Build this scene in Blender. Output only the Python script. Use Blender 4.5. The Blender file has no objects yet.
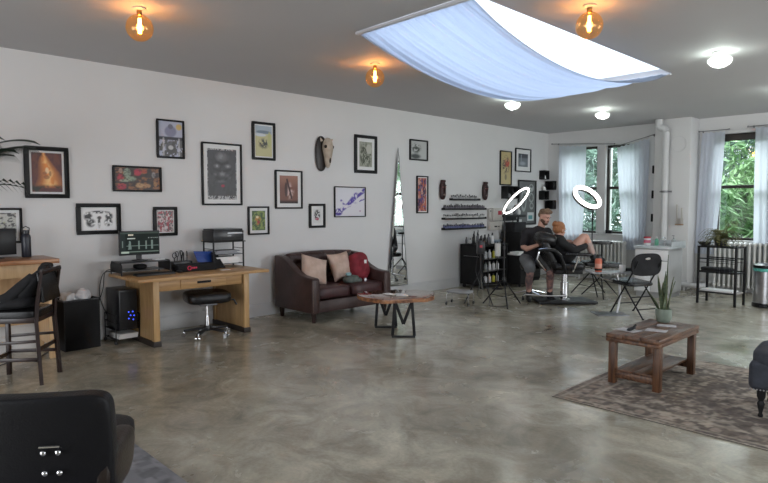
import bpy, bmesh, math, random
import numpy as np
from mathutils import Vector, Matrix, Euler
random.seed(7)
rng = np.random.RandomState(5)
PI = math.pi
SC = bpy.context.scene
COL = SC.collection

# ------------------------------------------------------------------ camera, world, light, exposure
CAM = Vector((7.2, 0.0, 1.55))
YAW = math.radians(46.2)
cd = bpy.data.cameras.new('camera'); cam = bpy.data.objects.new('camera', cd); COL.objects.link(cam)
cam.location = CAM
cam.rotation_euler = (PI / 2 - math.atan(35.5 / 593), 0, YAW)
cd.sensor_fit = 'HORIZONTAL'; cd.sensor_width = 36; cd.lens = 593 / 768 * 36; cd.clip_start = 0.05
SC.camera = cam
SC.view_settings.view_transform = 'Standard'
SC.view_settings.look = 'None'
SC.view_settings.exposure = 0.0
SC.view_settings.gamma = 1
SC.view_settings.use_curve_mapping = False
w = bpy.data.worlds.new('World'); SC.world = w; w.use_nodes = True
bgn = w.node_tree.nodes['Background']
bgn.inputs[0].default_value = (0.84, 0.92, 1.0, 1); bgn.inputs[1].default_value = 2.4

def area(name, loc, rot, sx, sy, power, color):
    l = bpy.data.lights.new(name, 'AREA'); l.shape = 'RECTANGLE'; l.size = sx; l.size_y = sy
    l.energy = power; l.color = color
    o = bpy.data.objects.new(name, l); o.location = loc; o.rotation_euler = rot; COL.objects.link(o)
    return o
# daylight entering by the windows behind and beside the photographer
area('rear_window_daylight', (3.6, -3.35, 1.2), (math.radians(86), 0, 0), 3.2, 2.2, 95, (0.94, 0.96, 1.0))
area('side_window_daylight', (9.85, 2.6, 1.45), (0, math.radians(83), 0), 1.9, 3.4, 55, (0.92, 0.95, 1.0))
area('side_window_daylight_far', (9.85, 8.4, 1.6), (0, math.radians(86), 0), 1.9, 2.6, 130, (0.95, 0.98, 1.0))
area('sky_above_skylight', (3.62, 5.9, 3.85), (0, 0, 0), 3.2, 7.0, 46, (0.82, 0.91, 1.0))
# added lamp, out of view high outside, boosting daylight through the window wall
area('added_window_daylight', (3.0, 14.6, 4.6), (math.radians(-48), 0, 0), 7.0, 2.5, 750, (0.90, 0.96, 1.0))

# ------------------------------------------------------------------ materials
MATS = {}
def mat(name, color, rough=0.5, metal=0.0, var=0.0, scale=8.0, bump=0.0, bscale=60.0, spec=0.5,
        stretch=None, color2=None, coat=0.0, sheen=0.0):
    if name in MATS: return MATS[name]
    m = bpy.data.materials.new(name); m.use_nodes = True; MATS[name] = m
    nt = m.node_tree; N = nt.nodes; L = nt.links
    b = N['Principled BSDF']
    b.inputs['Base Color'].default_value = (*color, 1)
    b.inputs['Roughness'].default_value = rough
    b.inputs['Metallic'].default_value = metal
    b.inputs['Specular IOR Level'].default_value = spec
    b.inputs['Coat Weight'].default_value = coat
    b.inputs['Sheen Weight'].default_value = sheen
    tc = N.new('ShaderNodeTexCoord'); mp = N.new('ShaderNodeMapping')
    L.new(tc.outputs['Object'], mp.inputs[0])
    if stretch: mp.inputs['Scale'].default_value = stretch
    if var > 0 or color2:
        n = N.new('ShaderNodeTexNoise'); n.inputs['Scale'].default_value = scale; n.inputs['Detail'].default_value = 5
        L.new(mp.outputs[0], n.inputs[0])
        r = N.new('ShaderNodeValToRGB'); L.new(n.outputs[0], r.inputs[0])
        c2 = color2 or tuple(min(1, c * (1 + var)) for c in color)
        c1 = color if color2 else tuple(c * (1 - var) for c in color)
        r.color_ramp.elements[0].position = 0.35; r.color_ramp.elements[1].position = 0.65
        r.color_ramp.elements[0].color = (*c1, 1); r.color_ramp.elements[1].color = (*c2, 1)
        L.new(r.outputs[0], b.inputs['Base Color'])
    if bump > 0:
        n2 = N.new('ShaderNodeTexNoise'); n2.inputs['Scale'].default_value = bscale; n2.inputs['Detail'].default_value = 3
        L.new(mp.outputs[0], n2.inputs[0])
        bp = N.new('ShaderNodeBump'); bp.inputs['Strength'].default_value = bump; bp.inputs['Distance'].default_value = 0.01
        L.new(n2.outputs[0], bp.inputs['Height']); L.new(bp.outputs[0], b.inputs['Normal'])
    return m

def emis(name, color, strength):
    m = bpy.data.materials.new(name); m.use_nodes = True; nt = m.node_tree
    b = nt.nodes['Principled BSDF']; b.inputs['Base Color'].default_value = (*color, 1)
    b.inputs['Emission Color'].default_value = (*color, 1); b.inputs['Emission Strength'].default_value = strength
    MATS[name] = m; return m

def thin(name, tint, transp, rough=0.03, trans_color=None):
    """thin glass: straight-through transparency mixed with a mirror-like reflection"""
    m = bpy.data.materials.new(name); m.use_nodes = True; nt = m.node_tree; N = nt.nodes; L = nt.links
    N.remove(N['Principled BSDF'])
    t = N.new('ShaderNodeBsdfTransparent'); t.inputs[0].default_value = (*(trans_color or tint), 1)
    g = N.new('ShaderNodeBsdfGlossy'); g.inputs[0].default_value = (*tint, 1); g.inputs['Roughness'].default_value = rough
    mx = N.new('ShaderNodeMixShader'); mx.inputs[0].default_value = 1 - transp
    L.new(t.outputs[0], mx.inputs[1]); L.new(g.outputs[0], mx.inputs[2]); L.new(mx.outputs[0], N['Material Output'].inputs[0])
    MATS[name] = m; return m

def cloth(name, color, transl=0.6, transp=0.1):
    m = bpy.data.materials.new(name); m.use_nodes = True; nt = m.node_tree; N = nt.nodes; L = nt.links
    N.remove(N['Principled BSDF'])
    d = N.new('ShaderNodeBsdfDiffuse'); d.inputs[0].default_value = (*color, 1)
    t = N.new('ShaderNodeBsdfTranslucent'); t.inputs[0].default_value = (*color, 1)
    tr = N.new('ShaderNodeBsdfTransparent')
    a = N.new('ShaderNodeMixShader'); a.inputs[0].default_value = transl
    L.new(d.outputs[0], a.inputs[1]); L.new(t.outputs[0], a.inputs[2])
    c = N.new('ShaderNodeMixShader'); c.inputs[0].default_value = transp
    L.new(a.outputs[0], c.inputs[1]); L.new(tr.outputs[0], c.inputs[2]); L.new(c.outputs[0], N['Material Output'].inputs[0])
    MATS[name] = m; return m

def paintmat(name, rough=0.35, emit=0.0):
    m = bpy.data.materials.new(name); m.use_nodes = True; nt = m.node_tree; N = nt.nodes; L = nt.links
    b = N['Principled BSDF']; b.inputs['Roughness'].default_value = rough
    a = N.new('ShaderNodeVertexColor'); a.layer_name = 'paint'
    L.new(a.outputs[0], b.inputs['Base Color'])
    if emit:
        L.new(a.outputs[0], b.inputs['Emission Color']); b.inputs['Emission Strength'].default_value = emit
    MATS[name] = m; return m

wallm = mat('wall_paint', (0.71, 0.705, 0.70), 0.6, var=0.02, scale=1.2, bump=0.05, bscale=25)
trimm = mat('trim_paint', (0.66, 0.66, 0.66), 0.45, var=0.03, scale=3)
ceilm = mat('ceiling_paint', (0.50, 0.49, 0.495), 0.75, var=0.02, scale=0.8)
white = mat('white_paint', (0.80, 0.80, 0.80), 0.35, var=0.02)
radm = mat('radiator_enamel', (0.62, 0.62, 0.60), 0.35, var=0.04)
black = mat('black_satin', (0.010, 0.010, 0.011), 0.5, var=0.2, spec=.35)
blackp = mat('black_plastic', (0.016, 0.016, 0.018), 0.3, var=0.1)
blackm = mat('black_matte', (0.011, 0.011, 0.012), 0.75, var=0.2, spec=.3)
blackl = mat('black_leather', (0.010, 0.010, 0.011), 0.27, spec=.4, bump=0.25, bscale=120, var=0.2)
blackg = mat('black_hide', (0.007, 0.007, 0.009), 0.42, bump=.2, bscale=120, spec=.28)
blackf = mat('black_fabric', (0.012, 0.012, 0.014), 0.9, bump=0.4, bscale=90, var=0.3)
chrome = mat('chrome', (0.75, 0.75, 0.77), 0.14, 1.0)
steel = mat('brushed_steel', (0.55, 0.55, 0.57), 0.3, 1.0, var=0.08, stretch=(1, 1, 20))
greym = mat('grey_metal', (0.25, 0.25, 0.26), 0.35, 0.8)
paperm = mat('paper', (0.82, 0.82, 0.80), 0.6)
matb = mat('mat_board', (0.78, 0.78, 0.77), 0.6)
oak = mat('desk_oak', (0.40, 0.22, 0.085), 0.38, color2=(0.55, 0.33, 0.145), scale=3.5, stretch=(1, 12, 12))
oakv = mat('desk_oak_upright', (0.46, 0.28, 0.12), 0.42, color2=(0.58, 0.37, 0.17), scale=3, stretch=(9, 9, 1))
barwood = mat('counter_wood', (0.26, 0.10, 0.04), 0.3, color2=(0.42, 0.20, 0.085), scale=3, stretch=(10, 1, 10))
pine = mat('pine_panel', (0.52, 0.33, 0.17), 0.45, color2=(0.62, 0.42, 0.23), scale=3, stretch=(8, 8, 1))
rustic = mat('rustic_wood', (0.060, 0.026, 0.014), 0.30, color2=(0.20, 0.092, 0.045), scale=4.5, stretch=(9, 1.2, 9), bump=0.25, bscale=20)
rusticv = mat('rustic_wood_upright', (0.055, 0.024, 0.013), 0.4, color2=(0.18, 0.08, 0.036), scale=5, stretch=(9, 9, 1), bump=0.2, bscale=20)
slabw = mat('live_edge_wood', (0.10, 0.035, 0.018), 0.12, color2=(0.30, 0.12, 0.055), scale=4, stretch=(1.2, 5, 5), coat=0.6)
slabe = mat('live_edge_bark', (0.10, 0.035, 0.015), 0.5, color2=(0.42, 0.19, 0.08), scale=14)
espresso = mat('espresso_wood', (0.022, 0.010, 0.008), 0.3, var=0.3, scale=10)
sofal = mat('brown_leather', (0.038, 0.018, 0.016), 0.36, color2=(0.062, 0.032, 0.028), scale=6, bump=0.3, bscale=50)
sofas = mat('burgundy_seat_leather', (0.050, 0.016, 0.018), 0.42, var=0.25, scale=5, bump=0.25, bscale=40)
pillowm = mat('beige_velvet', (0.50, 0.36, 0.29), 0.85, color2=(0.62, 0.47, 0.39), scale=9, bump=0.2, bscale=80)
redf = mat('red_fabric', (0.16, 0.010, 0.018), 0.8, color2=(0.27, 0.02, 0.035), scale=9, bump=0.6, bscale=14)
greenf = mat('grey_green_cloth', (0.07, 0.085, 0.075), 0.8, color2=(0.13, 0.15, 0.13), scale=14, bump=0.5, bscale=20)
skin = mat('skin', (0.60, 0.34, 0.26), 0.5, var=0.06, scale=10)
skint = mat('tattooed_skin', (0.36, 0.20, 0.17), 0.5, color2=(0.10, 0.075, 0.085), scale=16)
gingerm = mat('ginger_hair', (0.26, 0.095, 0.035), 0.55, color2=(0.42, 0.18, 0.07), scale=20, stretch=(4, 4, 1), bump=0.5, bscale=70)
brownh = mat('light_brown_hair', (0.13, 0.075, 0.045), 0.7, color2=(0.22, 0.14, 0.09), scale=30, bump=0.6, bscale=80)
beardm = mat('dark_beard', (0.06, 0.030, 0.018), 0.8, color2=(0.12, 0.06, 0.035), scale=40, bump=0.6, bscale=90)
tshirt = mat('charcoal_tshirt', (0.018, 0.016, 0.019), 0.85, var=0.25, scale=6, bump=0.3, bscale=12)
shortm = mat('grey_shorts', (0.13, 0.135, 0.14), 0.85, var=0.2, scale=6, bump=0.3, bscale=14)
glovem = mat('pale_glove', (0.70, 0.68, 0.68), 0.5)
eyem = mat('eye_dark', (0.02, 0.015, 0.012), 0.2)
greenpot = mat('sage_ceramic', (0.22, 0.27, 0.22), 0.3, var=0.05)
soilm = mat('soil', (0.03, 0.02, 0.014), 0.95, bump=0.8, bscale=80)
leafm = mat('palm_leaf_green', (0.010, 0.022, 0.012), 0.4, var=0.35, scale=7)
snakem = mat('snake_plant_leaf', (0.030, 0.055, 0.028), 0.4, color2=(0.09, 0.12, 0.055), scale=14, stretch=(1, 1, 5))
snakey = mat('snake_plant_margin', (0.20, 0.22, 0.10), 0.45)
fernm = mat('fern_green', (0.07, 0.08, 0.022), 0.6, color2=(0.19, 0.18, 0.07), scale=10)
fol1 = mat('tree_leaf_green', (0.07, 0.18, 0.06), 0.5, color2=(0.24, 0.40, 0.17), scale=1.3)
fol2 = mat('tree_leaf_bluish_green', (0.09, 0.19, 0.14), 0.5, color2=(0.27, 0.39, 0.31), scale=1.5)
barkm = mat('tree_bark', (0.06, 0.045, 0.035), 0.9, bump=0.8, bscale=20)
winwood = mat('dark_window_wood', (0.030, 0.023, 0.019), 0.45, var=0.2)
ottom = mat('slate_grey_fabric', (0.050, 0.056, 0.072), 0.9, var=0.15, scale=20, bump=0.3, bscale=150)
beige = mat('beige_enamel', (0.52, 0.49, 0.45), 0.45, var=0.04)
redl = mat('red_label', (0.42, 0.03, 0.05), 0.5)
bluef = mat('blue_plastic', (0.012, 0.06, 0.30), 0.4)
teal = mat('teal_plastic', (0.12, 0.50, 0.42), 0.4)
totemm = mat('dark_red_carving', (0.055, 0.012, 0.012), 0.45, color2=(0.02, 0.008, 0.008), scale=25, bump=0.4, bscale=30)
bonem = mat('bone', (0.40, 0.32, 0.25), 0.7, color2=(0.55, 0.47, 0.38), scale=12, bump=0.3, bscale=30)
pinkm = mat('orange_red_can', (0.55, 0.12, 0.06), 0.4)
mirrorm = mat('mirror_glass', (0.86, 0.88, 0.88), 0.01, 1.0)
bevelm = mat('mirror_bevel_glass', (0.80, 0.84, 0.84), 0.03, 1.0)
skyglass = thin('skylight_frosted_glazing', (0.9, 0.95, 1.0), 0.95, 0.6, (0.95, 0.97, 1.0))
_n = skyglass.node_tree; _t = _n.nodes.new('ShaderNodeBsdfTranslucent'); _t.inputs[0].default_value = (.93, .96, 1, 1); _m = _n.nodes.new('ShaderNodeMixShader'); _m.inputs[0].default_value = .65
_o = _n.nodes['Material Output']; _n.links.new(_o.inputs[0].links[0].from_socket, _m.inputs[1]); _n.links.new(_t.outputs[0], _m.inputs[2]); _n.links.new(_m.outputs[0], _o.inputs[0])
glassm = thin('window_glass', (0.95, 0.98, 0.97), 0.93)
ambg = thin('amber_bulb_glass', (1.0, 0.72, 0.38), 0.90, 0.05, (1.0, 0.84, 0.60))
_n = ambg.node_tree; _t = _n.nodes.new('ShaderNodeBsdfTranslucent'); _t.inputs[0].default_value = (1, .55, .2, 1); _m = _n.nodes.new('ShaderNodeMixShader'); _m.inputs[0].default_value = .014
_o = _n.nodes['Material Output']; _n.links.new(_o.inputs[0].links[0].from_socket, _m.inputs[1]); _n.links.new(_t.outputs[0], _m.inputs[2]); _n.links.new(_m.outputs[0], _o.inputs[0])
clearg = thin('clear_ribbed_glass', (0.95, 1.0, 0.97), 0.80, 0.2)
_n = clearg.node_tree; _t = _n.nodes.new('ShaderNodeBsdfTranslucent'); _t.inputs[0].default_value = (.95, 1, .97, 1); _m = _n.nodes.new('ShaderNodeMixShader'); _m.inputs[0].default_value = .30
_o = _n.nodes['Material Output']; _n.links.new(_o.inputs[0].links[0].from_socket, _m.inputs[1]); _n.links.new(_t.outputs[0], _m.inputs[2]); _n.links.new(_m.outputs[0], _o.inputs[0])
sheer = cloth('sheer_curtain', (0.76, 0.80, 0.88), 0.50, 0.08)
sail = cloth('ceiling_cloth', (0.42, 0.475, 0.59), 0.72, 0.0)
printm = paintmat('printed_paper', 0.4)
rugm = paintmat('rug_pile', 0.95)
screenm = paintmat('screen_glow', 0.5, 0.30); screenm.node_tree.nodes['Principled BSDF'].inputs['Specular IOR Level'].default_value = .15
ringm = emis('ring_light_tube', (1.0, 0.97, 0.93), 5.0)
filam = emis('glowing_filament', (1.0, 0.42, 0.08), 60.0)
ledm = emis('frosted_white_bulb', (0.93, 1.0, 0.95), 14.0)
blueled = emis('blue_led', (0.05, 0.10, 1.0), 1.6)
redglow = emis('red_logo_glow', (0.60, 0.03, 0.08), .15)  # faint glow put into the colour of the case's red logo

def concrete():
    m = bpy.data.materials.new('polished_concrete'); m.use_nodes = True; nt = m.node_tree; N = nt.nodes; L = nt.links
    b = N['Principled BSDF']; tc = N.new('ShaderNodeTexCoord')
    def noise(s, d, dist=0.0, rgh=0.6):
        n = N.new('ShaderNodeTexNoise'); n.inputs['Scale'].default_value = s; n.inputs['Detail'].default_value = d
        n.inputs['Distortion'].default_value = dist; n.inputs['Roughness'].default_value = rgh
        L.new(tc.outputs['Object'], n.inputs[0]); return n
    def ramp(src, p0, c0, p1, c1):
        r = N.new('ShaderNodeValToRGB'); L.new(src, r.inputs[0]); e = r.color_ramp.elements
        e[0].position = p0; e[0].color = (*c0, 1); e[1].position = p1; e[1].color = (*c1, 1); return r
    def mix(kind, f, a, c):
        x = N.new('ShaderNodeMixRGB'); x.blend_type = kind
        if isinstance(f, float): x.inputs[0].default_value = f
        else: L.new(f, x.inputs[0])
        L.new(a, x.inputs[1]); L.new(c, x.inputs[2]); return x
    big = ramp(noise(0.55, 6, 0.8).outputs[0], 0.32, (0.27, 0.238, 0.180), 0.68, (0.68, 0.66, 0.56))
    mid = ramp(noise(2.6, 8, 1.2, 0.65).outputs[0], 0.35, (0.55, 0.53, 0.49), 0.70, (1.28, 1.26, 1.2))
    x1 = mix('MULTIPLY', 0.85, big.outputs[0], mid.outputs[0])
    fine = ramp(noise(40, 4).outputs[0], 0.3, (0.82, 0.82, 0.82), 0.7, (1.12, 1.12, 1.12))
    x2 = mix('MULTIPLY', 0.7, x1.outputs[0], fine.outputs[0])
    sp = ramp(noise(7.0, 2, 0.3).outputs[0], 0.70, (0, 0, 0), 0.76, (1, 1, 1))
    lite = N.new('ShaderNodeRGB'); lite.outputs[0].default_value = (0.27, 0.24, 0.20, 1)
    fac = N.new('ShaderNodeMath'); fac.operation = 'MULTIPLY'; fac.inputs[1].default_value = 0.55
    L.new(sp.outputs[0], fac.inputs[0])
    x3 = mix('MIX', fac.outputs[0], x2.outputs[0], lite.outputs[0])
    L.new(x3.outputs[0], b.inputs['Base Color'])
    rr = N.new('ShaderNodeMapRange'); L.new(noise(1.7, 6, 0.5).outputs[0], rr.inputs[0])
    rr.inputs[1].default_value = 0.3; rr.inputs[2].default_value = 0.7; rr.inputs[3].default_value = 0.13; rr.inputs[4].default_value = 0.32
    L.new(rr.outputs[0], b.inputs['Roughness'])
    b.inputs['Specular IOR Level'].default_value = 0.95
    bp = N.new('ShaderNodeBump'); bp.inputs['Strength'].default_value = 0.06; bp.inputs['Distance'].default_value = 0.01
    L.new(noise(3.0, 4).outputs[0], bp.inputs['Height']); L.new(bp.outputs[0], b.inputs['Normal'])
    return m
floorm = concrete()

# ------------------------------------------------------------------ mesh helpers
def rotm(rx=0, ry=0, rz=0):
    return Euler((math.radians(rx), math.radians(ry), math.radians(rz))).to_matrix()

class MB:
    def __init__(s): s.v = []; s.f = []; s.m = []; s.cur = 0
    def use(s, i): s.cur = i; return s
    def add(s, vs, fs):
        o = len(s.v); s.v += [tuple(p) for p in vs]
        for f in fs: s.f.append([i + o for i in f]); s.m.append(s.cur)
        return s
    def box(s, x0, x1, y0, y1, z0, z1):
        return s.add([(x, y, z) for x in (x0, x1) for y in (y0, y1) for z in (z0, z1)],
                     [(0, 1, 3, 2), (4, 6, 7, 5), (0, 4, 5, 1), (2, 3, 7, 6), (0, 2, 6, 4), (1, 5, 7, 3)])
    def obox(s, c, size, R=None):
        a, b, d = [k / 2 for k in size]; R = R or Matrix.Identity(3); c = Vector(c)
        vs = [c + R @ Vector((x, y, z)) for x in (-a, a) for y in (-b, b) for z in (-d, d)]
        return s.add(vs, [(0, 1, 3, 2), (4, 6, 7, 5), (0, 4, 5, 1), (2, 3, 7, 6), (0, 2, 6, 4), (1, 5, 7, 3)])
    def bar(s, p0, p1, w, h, up=(0, 0, 1)):
        p0 = Vector(p0); p1 = Vector(p1); d = (p1 - p0); L = d.length; d.normalize(); u = Vector(up)
        if abs(d.dot(u)) > 0.98: u = Vector((0, 1, 0))
        a = d.cross(u).normalized(); b = a.cross(d).normalized()
        R = Matrix((a, d, b)).transposed()
        return s.obox((p0 + p1) / 2, (w, L, h), R)
    def tube(s, pts, r, n=8, r1=None, cap=True):
        pts = [Vector(p) for p in pts]; k = len(pts); vs = []; fs = []
        rs = r if isinstance(r, (list, tuple)) else [r + ((r1 if r1 is not None else r) - r) * i / max(1, k - 1) for i in range(k)]
        prev = None
        for i, p in enumerate(pts):
            d = (pts[min(i + 1, k - 1)] - pts[max(i - 1, 0)])
            if d.length < 1e-9: d = Vector((0, 0, 1))
            d.normalize()
            if prev is None:
                a = d.cross(Vector((0, 0, 1)))
                if a.length < 0.05: a = d.cross(Vector((0, 1, 0)))
            else: a = prev - d * prev.dot(d)
            a.normalize(); prev = a; b = d.cross(a)
            for j in range(n):
                t = 2 * PI * j / n; vs.append(p + (a * math.cos(t) + b * math.sin(t)) * rs[i])
        for i in range(k - 1):
            for j in range(n):
                j2 = (j + 1) % n; fs.append((i * n + j, i * n + j2, (i + 1) * n + j2, (i + 1) * n + j))
        if cap: fs.append(tuple(range(n - 1, -1, -1))); fs.append(tuple((k - 1) * n + j for j in range(n)))
        return s.add(vs, fs)
    def ctube(s, pts, r, n=6):          # closed loop
        pts = [Vector(p) for p in pts]; k = len(pts); vs = []; fs = []
        nrm = Vector((0, 0, 0))
        for i in range(k): nrm += (pts[i] - pts[0]).cross(pts[(i + 1) % k] - pts[0])
        nrm.normalize()
        for i, p in enumerate(pts):
            d = (pts[(i + 1) % k] - pts[i - 1]).normalized(); a = nrm; b = d.cross(a)
            for j in range(n):
                t = 2 * PI * j / n; vs.append(p + (a * math.cos(t) + b * math.sin(t)) * r)
        for i in range(k):
            for j in range(n):
                i2 = (i + 1) % k; j2 = (j + 1) % n; fs.append((i * n + j, i * n + j2, i2 * n + j2, i2 * n + j))
        return s.add(vs, fs)
    def lathe(s, prof, c=(0, 0, 0), n=24):
        cx, cy, cz = c; vs = []; fs = []; k = len(prof)
        for r, z in prof:
            for j in range(n): vs.append((cx + r * math.cos(2 * PI * j / n), cy + r * math.sin(2 * PI * j / n), cz + z))
        for i in range(k - 1):
            for j in range(n):
                j2 = (j + 1) % n; fs.append((i * n + j, i * n + j2, (i + 1) * n + j2, (i + 1) * n + j))
        if prof[0][0] > 1e-5: fs.append(tuple(range(n - 1, -1, -1)))
        if prof[-1][0] > 1e-5: fs.append(tuple((k - 1) * n + j for j in range(n)))
        return s.add(vs, fs)
    def sup(s, c, size, e=0.5, R=None, n=20, warp=None):     # rounded block, a superellipsoid
        R = R or Matrix.Identity(3); c = Vector(c); h = n // 2; vs = []; fs = []
        sg = lambda t, p: math.copysign(abs(t) ** p, t)
        for i in range(h + 1):
            ph = -PI / 2 + PI * i / h
            for j in range(n):
                th = 2 * PI * j / n
                p = Vector((size[0] / 2 * sg(math.cos(ph), e) * sg(math.cos(th), e), size[1] / 2 * sg(math.cos(ph), e) * sg(math.sin(th), e), size[2] / 2 * sg(math.sin(ph), e)))
                if warp: p = warp(p)
                vs.append(c + R @ p)
        for i in range(h):
            for j in range(n):
                j2 = (j + 1) % n; fs.append((i * n + j, i * n + j2, (i + 1) * n + j2, (i + 1) * n + j))
        return s.add(vs, fs)
    def prism(s, poly, z0, z1, frame=None):                   # polygon in local XY pushed along Z; frame maps points
        n = len(poly); F = frame or (lambda p: p)
        vs = [F((x, y, z0)) for x, y in poly] + [F((x, y, z1)) for x, y in poly]
        fs = [tuple(range(n - 1, -1, -1)), tuple(range(n, 2 * n))] + [(i, (i + 1) % n, n + (i + 1) % n, n + i) for i in range(n)]
        return s.add(vs, fs)
    def build(s, name, material, parent=None, loc=None, rz=0, bevel=0, ang=40, seg=2, label=None):
        me = bpy.data.meshes.new(name); me.from_pydata(s.v, [], s.f)
        ms = material if isinstance(material, (list, tuple)) else [material]
        for mm in ms: me.materials.append(mm)
        me.polygons.foreach_set('material_index', s.m)
        bm = bmesh.new(); bm.from_mesh(me)
        bmesh.ops.remove_doubles(bm, verts=bm.verts, dist=1e-6)
        bmesh.ops.recalc_face_normals(bm, faces=bm.faces)
        if bevel > 0:
            ed = [e for e in bm.edges if len(e.link_faces) == 2 and e.calc_face_angle(0) > 0.6]
            bmesh.ops.bevel(bm, geom=ed, offset=bevel, segments=seg, affect='EDGES', profile=0.5, clamp_overlap=True)
        bm.to_mesh(me); bm.free()
        me.polygons.foreach_set('use_smooth', [True] * len(me.polygons))
        me.set_sharp_from_angle(angle=math.radians(ang)); me.update()
        o = bpy.data.objects.new(name, me); COL.objects.link(o)
        if parent: o.parent = parent
        if loc is not None: o.location = loc
        o.rotation_euler = (0, 0, math.radians(rz))
        if label: o['label'] = label
        return o

def tag(o, label, cat, group=None, kind=None):
    o['label'] = label; o['category'] = cat
    if group: o['group'] = group
    if kind: o['kind'] = kind
    return o
def struct(o): o['kind'] = 'structure'; return o
def thing(name, label, cat, loc=(0, 0, 0), rz=0, group=None):
    o = bpy.data.objects.new(name, None); COL.objects.link(o); o.location = loc; o.rotation_euler = (0, 0, math.radians(rz))
    o.empty_display_size = 0.1
    return tag(o, label, cat, group)
def dup(root, loc, rz, label, group=None):
    r = root.copy(); COL.objects.link(r); r.location = loc; r.rotation_euler = (0, 0, math.radians(rz)); r['label'] = label
    if group: r['group'] = group
    for ch in list(root.children):
        c = ch.copy(); COL.objects.link(c); c.parent = r
        for g in list(ch.children):
            d = g.copy(); COL.objects.link(d); d.parent = c
    return r

def canvas(name, W, H, fn, m, parent=None, nx=44, loc=(0, 0, 0), rz=0, flat=False):
    """flat print: a fine grid whose point colours carry the picture; flat=True lies on the floor"""
    ny = max(8, int(nx * H / W)); nx1, ny1 = nx + 1, ny + 1
    u, v = np.meshgrid(np.linspace(0, 1, nx1), np.linspace(0, 1, ny1))
    rgb = np.clip(fn(u, v), 0, 1).reshape(-1, 3)
    if flat: co = np.stack([u * W, v * H, np.zeros_like(u)], -1).reshape(-1, 3)
    else: co = np.stack([(u - 0.5) * W, np.zeros_like(u), v * H], -1).reshape(-1, 3)
    idx = np.arange(nx1 * ny1).reshape(ny1, nx1)
    fs = np.stack([idx[:-1, :-1], idx[:-1, 1:], idx[1:, 1:], idx[1:, :-1]], -1).reshape(-1, 4)
    me = bpy.data.meshes.new(name); me.from_pydata(co.tolist(), [], fs.tolist()); me.materials.append(m)
    at = me.color_attributes.new('paint', 'FLOAT_COLOR', 'POINT')
    at.data.foreach_set('color', np.concatenate([rgb, np.ones((len(rgb), 1))], 1).astype(np.float32).ravel())
    me.update()
    o = bpy.data.objects.new(name, me); COL.objects.link(o); o.location = loc; o.rotation_euler = (0, 0, math.radians(rz))
    if parent: o.parent = parent
    return o

# numpy painters
def vn(u, v, s, seed=0, oct=3):
    out = 0; amp = 1; tot = 0
    for k in range(oct):
        r = np.random.RandomState(seed + k * 17); g = r.rand(80, 80)
        x = (u * s) % 78; y = (v * s) % 78
        xi = x.astype(int); yi = y.astype(int); fx = x - xi; fy = y - yi
        fx = fx * fx * (3 - 2 * fx); fy = fy * fy * (3 - 2 * fy)
        out = out + amp * ((g[yi, xi] * (1 - fx) + g[yi, xi + 1] * fx) * (1 - fy) + (g[yi + 1, xi] * (1 - fx) + g[yi + 1, xi + 1] * fx) * fy)
        tot += amp; amp *= 0.6; s *= 2
    return out / tot
def blob(u, v, cx, cy, rx, ry, soft=0.25):
    d = np.sqrt(((u - cx) / rx) ** 2 + ((v - cy) / ry) ** 2); return np.clip((1 - d) / soft, 0, 1)
def seg(u, v, x0, y0, x1, y1, wd):
    dx, dy = x1 - x0, y1 - y0; t = np.clip(((u - x0) * dx + (v - y0) * dy) / (dx * dx + dy * dy), 0, 1)
    return np.clip((wd - np.hypot(u - x0 - t * dx, v - y0 - t * dy)) / (wd * 0.5), 0, 1)
def lay(img, mask, col): return img * (1 - mask[..., None]) + np.array(col) * mask[..., None]
def base(u, col): return np.ones(u.shape + (3,)) * np.array(col)
def sm(x, a, b): t = np.clip((x - a) / (b - a), 0, 1); return t * t * (3 - 2 * t)

# ------------------------------------------------------------------ setting
CH = 3.18; YW = 12.05; X1 = 10.0; Y0 = -3.5; T = 0.25
struct(MB().box(-T, X1 + T, Y0 - T, YW + T, -0.15, 0).build('floor', floorm))
struct(MB().box(-T, 0, Y0, YW, 0, CH).build('wall_left', wallm))
SX0, SX1, SY0, SY1 = 2.95, 4.30, 3.73, 7.63
cb = MB(); cb.box(-T, SX0, Y0 - T, YW + T, CH, CH + .2); cb.box(SX1, X1 + T, Y0 - T, YW + T, CH, CH + .2)
cb.box(SX0, SX1, Y0 - T, SY0, CH, CH + .2); cb.box(SX0, SX1, SY1, YW + T, CH, CH + .2)
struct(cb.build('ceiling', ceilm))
sh = MB()
for a in ((SX0 - .05, SX0, SY0 - .05, SY1 + .05), (SX1, SX1 + .05, SY0 - .05, SY1 + .05), (SX0, SX1, SY0 - .05, SY0), (SX0, SX1, SY1, SY1 + .05)):
    sh.box(*a, CH + .2, CH + .25)
w4 = struct(sh.build('window_4', white))      # skylight shaft and its glazing
MB().box(SX0 + .002, SX1 - .002, SY0 + .002, SY1 - .002, CH + .060, CH + .066).build('pane', skyglass, w4)

def wall_with_holes(name, x0, x1, y0, y1, holes, m):
    b = MB(); xs = sorted({x0, x1, *[h[0] for h in holes], *[h[1] for h in holes]})
    for a, c in zip(xs, xs[1:]):
        hs = sorted([(h[2], h[3]) for h in holes if h[0] <= a and h[1] >= c]); z = 0
        for h0, h1 in hs: b.box(a, c, y0, y1, z, h0); z = h1
        b.box(a, c, y0, y1, z, CH)
    return struct(b.build(name, m))
HOLES = [(0.42, 1.19, 0.97, 2.82), (1.38, 2.10, 0.97, 2.82), (3.50, 4.36, 0.93, 2.86), (4.98, 5.74, 0.93, 2.86)]
wall_with_holes('wall_window_side', -T, X1 + T, YW, YW + .3, HOLES, wallm)
struct(MB().box(2.545, 3.19, 11.62, YW, 0, CH).build('wall_pillar', wallm, bevel=.01))
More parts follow.
